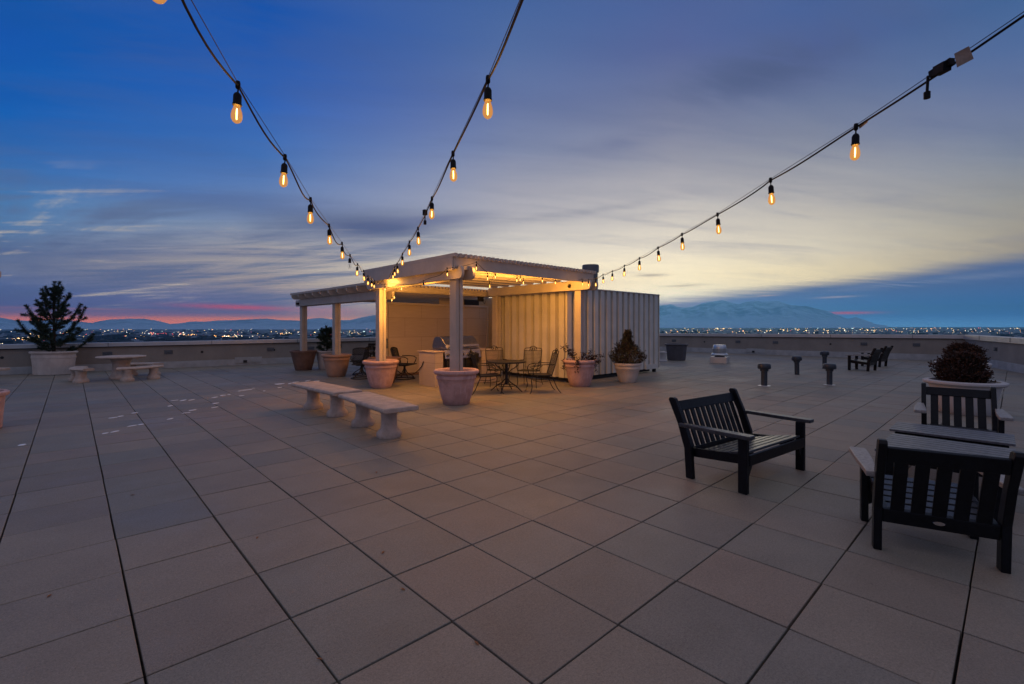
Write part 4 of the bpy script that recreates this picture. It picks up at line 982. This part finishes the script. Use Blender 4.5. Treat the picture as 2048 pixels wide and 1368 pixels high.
# ------------------------------------------------------------------ roof vents
def vent(label, loc, h, r, cr, tilt=0.0, skirt=True):
    t = thing('vent_pipe', label, 'vent', loc, 0, 'dark vent pipes on the roof'); t.rotation_euler = (0, tilt, 0)
    MB().lathe([(0, -.02), (r, -.02), (r, h)], 28).build('pipe', M['vent'], t, smooth=True)
    MB().lathe([(r*1.0, h-.16), (r*1.35, h-.155), (r*1.35, h-.09), (r, h-.085)], 28).build('collar', M['vent'], t, smooth=True)
    MB().lathe([(r*.8, h-.10), (cr*.92, h-.10), (cr, h-.085), (cr, h-.01), (cr*.90, h+.03), (cr*.7, h+.042), (0, h+.045)], 28).build('cap', M['vent'], t, smooth=True)
    if skirt: MB().lathe([(r*1.02, .004), (r*2.2, .004), (r*2.25, .010), (r*1.02, .012)], 24, 1.0, .9).build('snow_collar', M['snow'], t)
vent('nearest left dark vent pipe with wide flat cap and snow at its foot', (13.05, 4.42, 0), .54, .075, .155)
vent('leaning dark vent pipe standing farther back in the middle', (16.9, 4.75, 0), .55, .068, .145, R(-4), False)
vent('farthest dark vent pipe close to the distant armchairs', (19.95, 4.72, 0), .59, .068, .145, 0, False)
vent('right dark vent pipe with a tilted cap and bright snow patch', (14.5, 3.32, 0), .52, .066, .15, R(1))
def fan():
    t = thing('exhaust_fan', 'silver mushroom exhaust fan on a square curb', 'fan', (19.77, 8.43, 0), R(12))
    MB().box(0, 0, .13, .66, .66, .26).build('curb', M['coping'], t, bevel=.01)
    MB().lathe([(0, .26), (.19, .26), (.19, .36)], 24).build('throat', M['cap'], t, smooth=True)
    MB().lathe([(.19, .34), (.31, .33), (.33, .36), (.30, .40), (.255, .42), (.25, .42)], 36).build('skirt', M['galv'], t, smooth=True)
    MB().lathe([(.24, .40), (.25, .42), (.258, .60), (.262, .64), (.258, .66), (.25, .72), (.22, .76), (0, .775)], 36).build('dome', M['galv'], t, smooth=True)
    MB().tube([(.262*math.cos(k*.2618), .262*math.sin(k*.2618), .60) for k in range(24)], .012, 6, True).build('band', M['galv'], t, smooth=True)
fan()

# ------------------------------------------------------------------ left edge pergola corner
def left_corner():
    t = thing('timber_frame', 'grey beam end on a post, just entering at the left edge', 'pergola', (-1.10, 10.53, 0))
    b = MB(); b.box(0, 0, 1.30, .19, .19, 1.84); b.build('post', M['alu'], t, bevel=.006)
    b = MB(); b.prism([(-1.6, 2.24), (.36, 2.24), (.40, 2.28), (.40, 2.35), (.36, 2.39), (-1.6, 2.39)], 'y', -.07, .07); b.build('beam', M['alu'], t, bevel=.004, rz=R(-42))
left_corner()
cone_pot('pinkish straight sided pot cut off by the left edge of the picture', (-1.10, 10.53, 0), M['pink'], .34, .385, .565, band=False, lip=.035)

# ------------------------------------------------------------------ small things on the paving
def blobflat(name, m, p, rx_, ry_, rz, z, g, label, cat, group):
    b = MB(); n = 11; ring = [(math.cos(6.283*k/n)*rx_*g.uniform(.6, 1.15), math.sin(6.283*k/n)*ry_*g.uniform(.6, 1.15)) for k in range(n)]
    top = [b.bm.verts.new((x*.8, y*.8, z)) for x, y in ring]; bot = [b.bm.verts.new((x, y, 0.0)) for x, y in ring]
    b.bm.faces.new(top)
    for k in range(n): b.bm.faces.new((bot[k], bot[(k+1) % n], top[(k+1) % n], top[k]))
    b.build(name, m, None, label=label, cat=cat, group=group, loc=(p[0], p[1], .002), rz=rz)
def litter():
    g = random.Random(9)
    spots = [(.51, 10.36), (.62, 10.45), (.83, 10.68), (.69, 9.32), (.80, 9.36), (.36, 8.94), (.48, 9.0), (1.4, 11.15), (1.58, 11.91), (1.84, 11.75), (1.70, 11.8), (1.2, 9.59), (1.49, 10.06), (1.99, 10.37), (2.46, 12.04), (2.60, 12.1), (2.27, 11.82), (2.93, 12.59), (3.05, 12.66), (3.18, 12.72), (3.3, 12.9), (3.83, 12.62), (-.46, 8.81), (1.62, 10.3), (2.1, 10.9), (2.75, 11.7), (3.35, 12.2)]
    for x, y in spots:
        blobflat('ice_patch', M['snow'], (x, y), g.uniform(.045, .10), g.uniform(.02, .045), g.uniform(.2, .9), .006, g, 'small thin patch of leftover ice in the trail across the paving', 'ice', 'ice patches left on the paving')
    for x, y in ((4.06, 13.38), (4.3, 13.3), (4.5, 13.5), (4.62, 13.25), (4.85, 13.6), (5.0, 13.35)):
        blobflat('ice_patch', M['snow'], (x, y), g.uniform(.10, .18), g.uniform(.05, .10), g.uniform(0, 1), .01, g, 'larger crusted ice patch in front of the orange pot', 'ice', 'ice patches near the orange pot')
    for x, y in ((-.09, 3.77), (.99, 3.77), (.41, 5.5), (1.44, 1.79), (1.42, 2.45), (1.55, 2.94), (.84, 2.20), (2.35, 4.6)):
        b = MB(); L = g.uniform(.016, .026)
        b.quad((-L, 0, .001), (0, L*.38, .006), (L, 0, .003), (0, -L*.38, .004)); b.quad((-L, 0, -.001), (0, -L*.38, .002), (L, 0, .001), (0, L*.38, .004))
        b.build('fallen_leaf', M['leaf'], None, label='tiny curled brown leaf lying on the foreground paving', cat='leaf', group='fallen leaves on the paving', loc=(x, y, .003), rz=g.uniform(0, 3))
litter()

# ------------------------------------------------------------------ string lights
def glow(name, c, e, mix_t):
    m = bpy.data.materials.new(name); m.use_nodes = True; T = NT(m.node_tree); T.n.clear()
    em = T.new('ShaderNodeEmission'); em.inputs[0].default_value = tuple(c)+(1,); em.inputs[1].default_value = e
    o = T.new('ShaderNodeOutputMaterial')
    if mix_t is None: T.l.new(em.outputs[0], o.inputs[0]); return m
    tr = T.new('ShaderNodeBsdfTransparent'); tr.inputs[0].default_value = (1, .86, .62, 1) if e else (.93, .94, .95, 1)
    gl = T.new('ShaderNodeBsdfGlossy'); gl.inputs['Roughness'].default_value = .05
    fr = T.new('ShaderNodeFresnel'); fr.inputs[0].default_value = 1.45
    mx = T.new('ShaderNodeMixShader'); mx.inputs[0].default_value = mix_t; T.l.new(tr.outputs[0], mx.inputs[1]); T.l.new(em.outputs[0], mx.inputs[2])
    m2 = T.new('ShaderNodeMixShader'); ge = T.new('ShaderNodeNewGeometry'); T.l.new(T.m('MULTIPLY', fr.outputs[0], T.m('SUBTRACT', 1.0, ge.outputs['Backfacing'])), m2.inputs[0]); T.l.new((mx if e else tr).outputs[0], m2.inputs[1]); T.l.new(gl.outputs[0], m2.inputs[2])
    T.l.new(m2.outputs[0], o.inputs[0]); m.cycles.emission_sampling = 'NONE'; return m
G_ON = glow('lit_bulb_glass', (1.0, .40, .06), .85, .48); G_OFF = glow('unlit_bulb_glass', (1, 1, 1), 0.0, .1); FIL = glow('glowing_filament', (1.0, .60, .20), 24.0, None)
FIL.cycles.emission_sampling = 'NONE'
FIL_OFF = M['knob']
S_ME = MB().tube([(0, 0, 0), (.002, 0, -.02), (0, 0, -.042)], .0035, 6).lathe([(.004, -.036), (.012, -.042), (.0165, -.052), (.017, -.085), (.0185, -.087), (.0185, -.094), (.015, -.096), (0, -.094)], 14).mesh('socket', M['lead'], 50)
B_ME = MB().lathe([(.012, -.094), (.0145, -.104), (.0205, -.122), (.0228, -.138), (.0215, -.152), (.015, -.164), (.006, -.170), (0, -.171)], 16).mesh('bulb', G_ON, True)
B_OFF = B_ME.copy(); B_OFF.materials.clear(); B_OFF.materials.append(G_OFF)
F_ME = MB().lathe([(0, -.156), (.0026, -.152), (.0032, -.13), (.0026, -.108), (0, -.104)], 8).mesh('filament', FIL, True)
F_OFF = F_ME.copy(); F_OFF.materials.clear(); F_OFF.materials.append(FIL_OFF)
C_ME = MB().lathe([(0, .012), (.008, .012), (.010, .004), (.010, -.016), (.006, -.022), (0, -.022)], 10).mesh('clip', M['lead'], 50)
def bulb_lamp(name, watts):
    L = bpy.data.lights.new(name, 'POINT'); L.energy = watts; L.color = (1.0, .485, .10); L.shadow_soft_size = .018; return L
L_PERG, L_LINE = bulb_lamp('pergola_bulb_light', 50.0), bulb_lamp('string_bulb_light', 3.4)
def hang(parent, p, lit=True, tilt=(0, 0), line=False):
    s = bpy.data.objects.new('lamp_socket', S_ME); col.objects.link(s); s.parent = parent; s.location = p; s.rotation_euler = (tilt[0], tilt[1], 0); s.scale = (.95, .95, .95)
    for nm, me in (('bulb', B_ME if lit else B_OFF), ('filament', F_ME if lit else F_OFF), ('clip', C_ME)):
        o = bpy.data.objects.new(nm, me); col.objects.link(o); o.parent = s
    if lit:
        o = bpy.data.objects.new('bulb_light', L_LINE if line else L_PERG); col.objects.link(o); o.parent = s; o.location = (0, 0, -.132)
def strand(label, start, lamps, end, seed, wig=.03, unlit=(), wire=True, dim=None, name='string_lights'):
    """lamps: (px, py, depth) of every hanging point, in order"""
    g = random.Random(seed)
    t = thing(name, label, 'string lights', (0, 0, 0), 0, 'strings of outdoor bulbs')
    P = [Vector(start)] + [at(*q) for q in lamps] + [Vector(e) for e in end]
    pts = []
    for i, (a, b) in enumerate(zip(P, P[1:])):
        sag = wig*g.uniform(.5, 1.4)*min(1.0, (b-a).length/.8); kink = g.uniform(.35, .75)
        for k in range(8):
            u = k/8; bump = sag*math.sin(math.pi*(u**(math.log(.5)/math.log(kink))))
            pts.append(a.lerp(b, u)+Vector((0, 0, -bump-.006)))
    pts.append(P[-1]); MB().tube(pts, .0045, 6).build('cable', M['lead'], t, smooth=True)
    if wire: MB().tube([p+Vector((0, 0, .004)) for p in P], .0016, 5).build('support_wire', M['dark'], t)
    for i, q in enumerate(P[1:1+len(lamps)]):
        hang(t, q, i not in unlit, (g.gauss(0, .05), g.gauss(0, .05)), wire if dim is None else dim)
    return t
left = [(476, 168, 1.92), (570, 313, 2.46), (621, 398, 3.07), (658, 450, 3.9), (684, 486, 4.7), (700, 510, 5.45), (715, 528, 6.35), (727, 541, 7.3), (736, 552, 8.2), (743, 557, 9.0), (749, 561, 9.75)]
st = strand('left string of amber bulbs sagging from the top left to the pergola', at(255, -230, .85), [(318, -112, 1.25)]+left, [at(757, 566, 10.6), at(766, 560, 11.2)], 1, .05, (6,))
mid = [(976, 157, 1.9), (906, 306, 2.64), (864, 396, 3.5), (836, 456, 4.44), (819, 483, 5.31), (805, 507, 6.24), (794, 527, 7.4), (789, 534, 8.3), (786, 541, 9.2)]
st = strand('middle string of amber bulbs running straight down to the pergola', at(1120, -190, 1.0), mid, [at(781, 547, 10.3)], 2, .012)
q = MB(); p = at(850, 425, 4.0); q.box(p.x, p.y, p.z, .03, .03, .045); q.tube([p, p+Vector((0, 0, -.07))], .005); q.box(p.x, p.y, p.z-.085, .018, .018, .035); q.build('end_plug', M['lead'], st)
right = [(1712, 252, 2.256), (1541, 359, 3.02), (1435, 428, 3.79), (1364, 468, 4.6), (1316, 495, 5.3), (1279, 516, 6.12), (1249, 531, 6.9), (1225, 542, 7.73), (1206, 549, 8.59), (1191, 557, 9.4), (1177, 559, 10.3), (1164, 558, 11.2)]
st = strand('right string of amber bulbs rising to the upper right corner', at(2190, -70, 1.45), right, [at(1155, 560, 11.7)], 3, .012)
a = at(1880, 142, 1.80); b_ = at(1790, 201, 2.0)
q = MB(); q.bar(at(1905, 122, 1.77), at(1862, 150, 1.85), .022, .026); q.bar(at(1895, 131, 1.78), at(1873, 143, 1.83), .030, .034); q.tube([at(1856, 152, 1.86), at(1855, 170, 1.86), at(1854, 186, 1.86)], .005); q.tube([at(1854, 184, 1.86), at(1854, 197, 1.86)], .011, 8); q.build('connector', M['lead'], st)
q = MB(); p0, p1 = at(1909, 107, 1.76), at(1938, 92, 1.72); dn = Vector((0, 0, -.052)); ou = Vector((.012, -.012, 0))
q.quad(p0, p1, p1+dn*.9+ou, p0+dn+ou*.6); q.quad(p0+Vector((.001, .001, 0)), p0+dn+ou*.6+Vector((.001, .001, 0)), p1+dn*.9+ou+Vector((.001, .001, 0)), p1+Vector((.001, .001, 0))); q.build('paper_tag', M['paper'], st)
q = MB(); p0, p1 = at(1717, 250, 2.245), at(1734, 238, 2.21); dn = Vector((.004, -.004, -.018))
q.quad(p0, p1, p1+dn*.8, p0+dn); q.quad(p0+Vector((.001, .001, 0)), p0+dn+Vector((.001, .001, 0)), p1+dn*.8+Vector((.001, .001, 0)), p1+Vector((.001, .001, 0))); q.build('paper_tag', M['paper'], st)
# string swagged round the pergola, outside and inside
def onu(px, py, u):
    k = (px-CX)/FPX; return (px, py, u/(FV*k+FU))
def onv(px, py, v):
    k = (px-CX)/FPX; return (px, py, v/(-FU*k+FV))
outer = [onu(770, 568, 5.24), onu(847, 561, 5.24), onu(894, 536, 5.24), onv(953, 524, 7.14)]
strand('string of bulbs looped along the outer edge of the tall pergola', at(*onu(752, 562, 5.24)), outer, [at(*onv(979, 544, 7.18))], 5, .05, (1,), False, dim=True)
inner = [(778, 552, 10.9), (852, 536, 10.2), (975, 546, 9.95), (991, 543, 10.2), (979, 562, 10.7), (1034, 550, 10.65), (1041, 549, 10.9), (1047, 556, 11.2), (1085, 552, 11.25), (1110, 556, 11.65)]
strand('string of bulbs looped under the rafters of the tall pergola', at(781, 547, 10.5), inner, [at(1140, 556, 12.4)], 6, .10, (), False)
flare = [(804, 568, 11.6), (784, 590, 11.35), (789, 585, 11.5), (798, 560, 11.3), (781, 555, 11.2)]
strand('short bright cluster of bulbs at the inner corner of the tall pergola', at(776, 556, 11.1), flare, [at(812, 566, 11.7)], 8, .05, (), False)
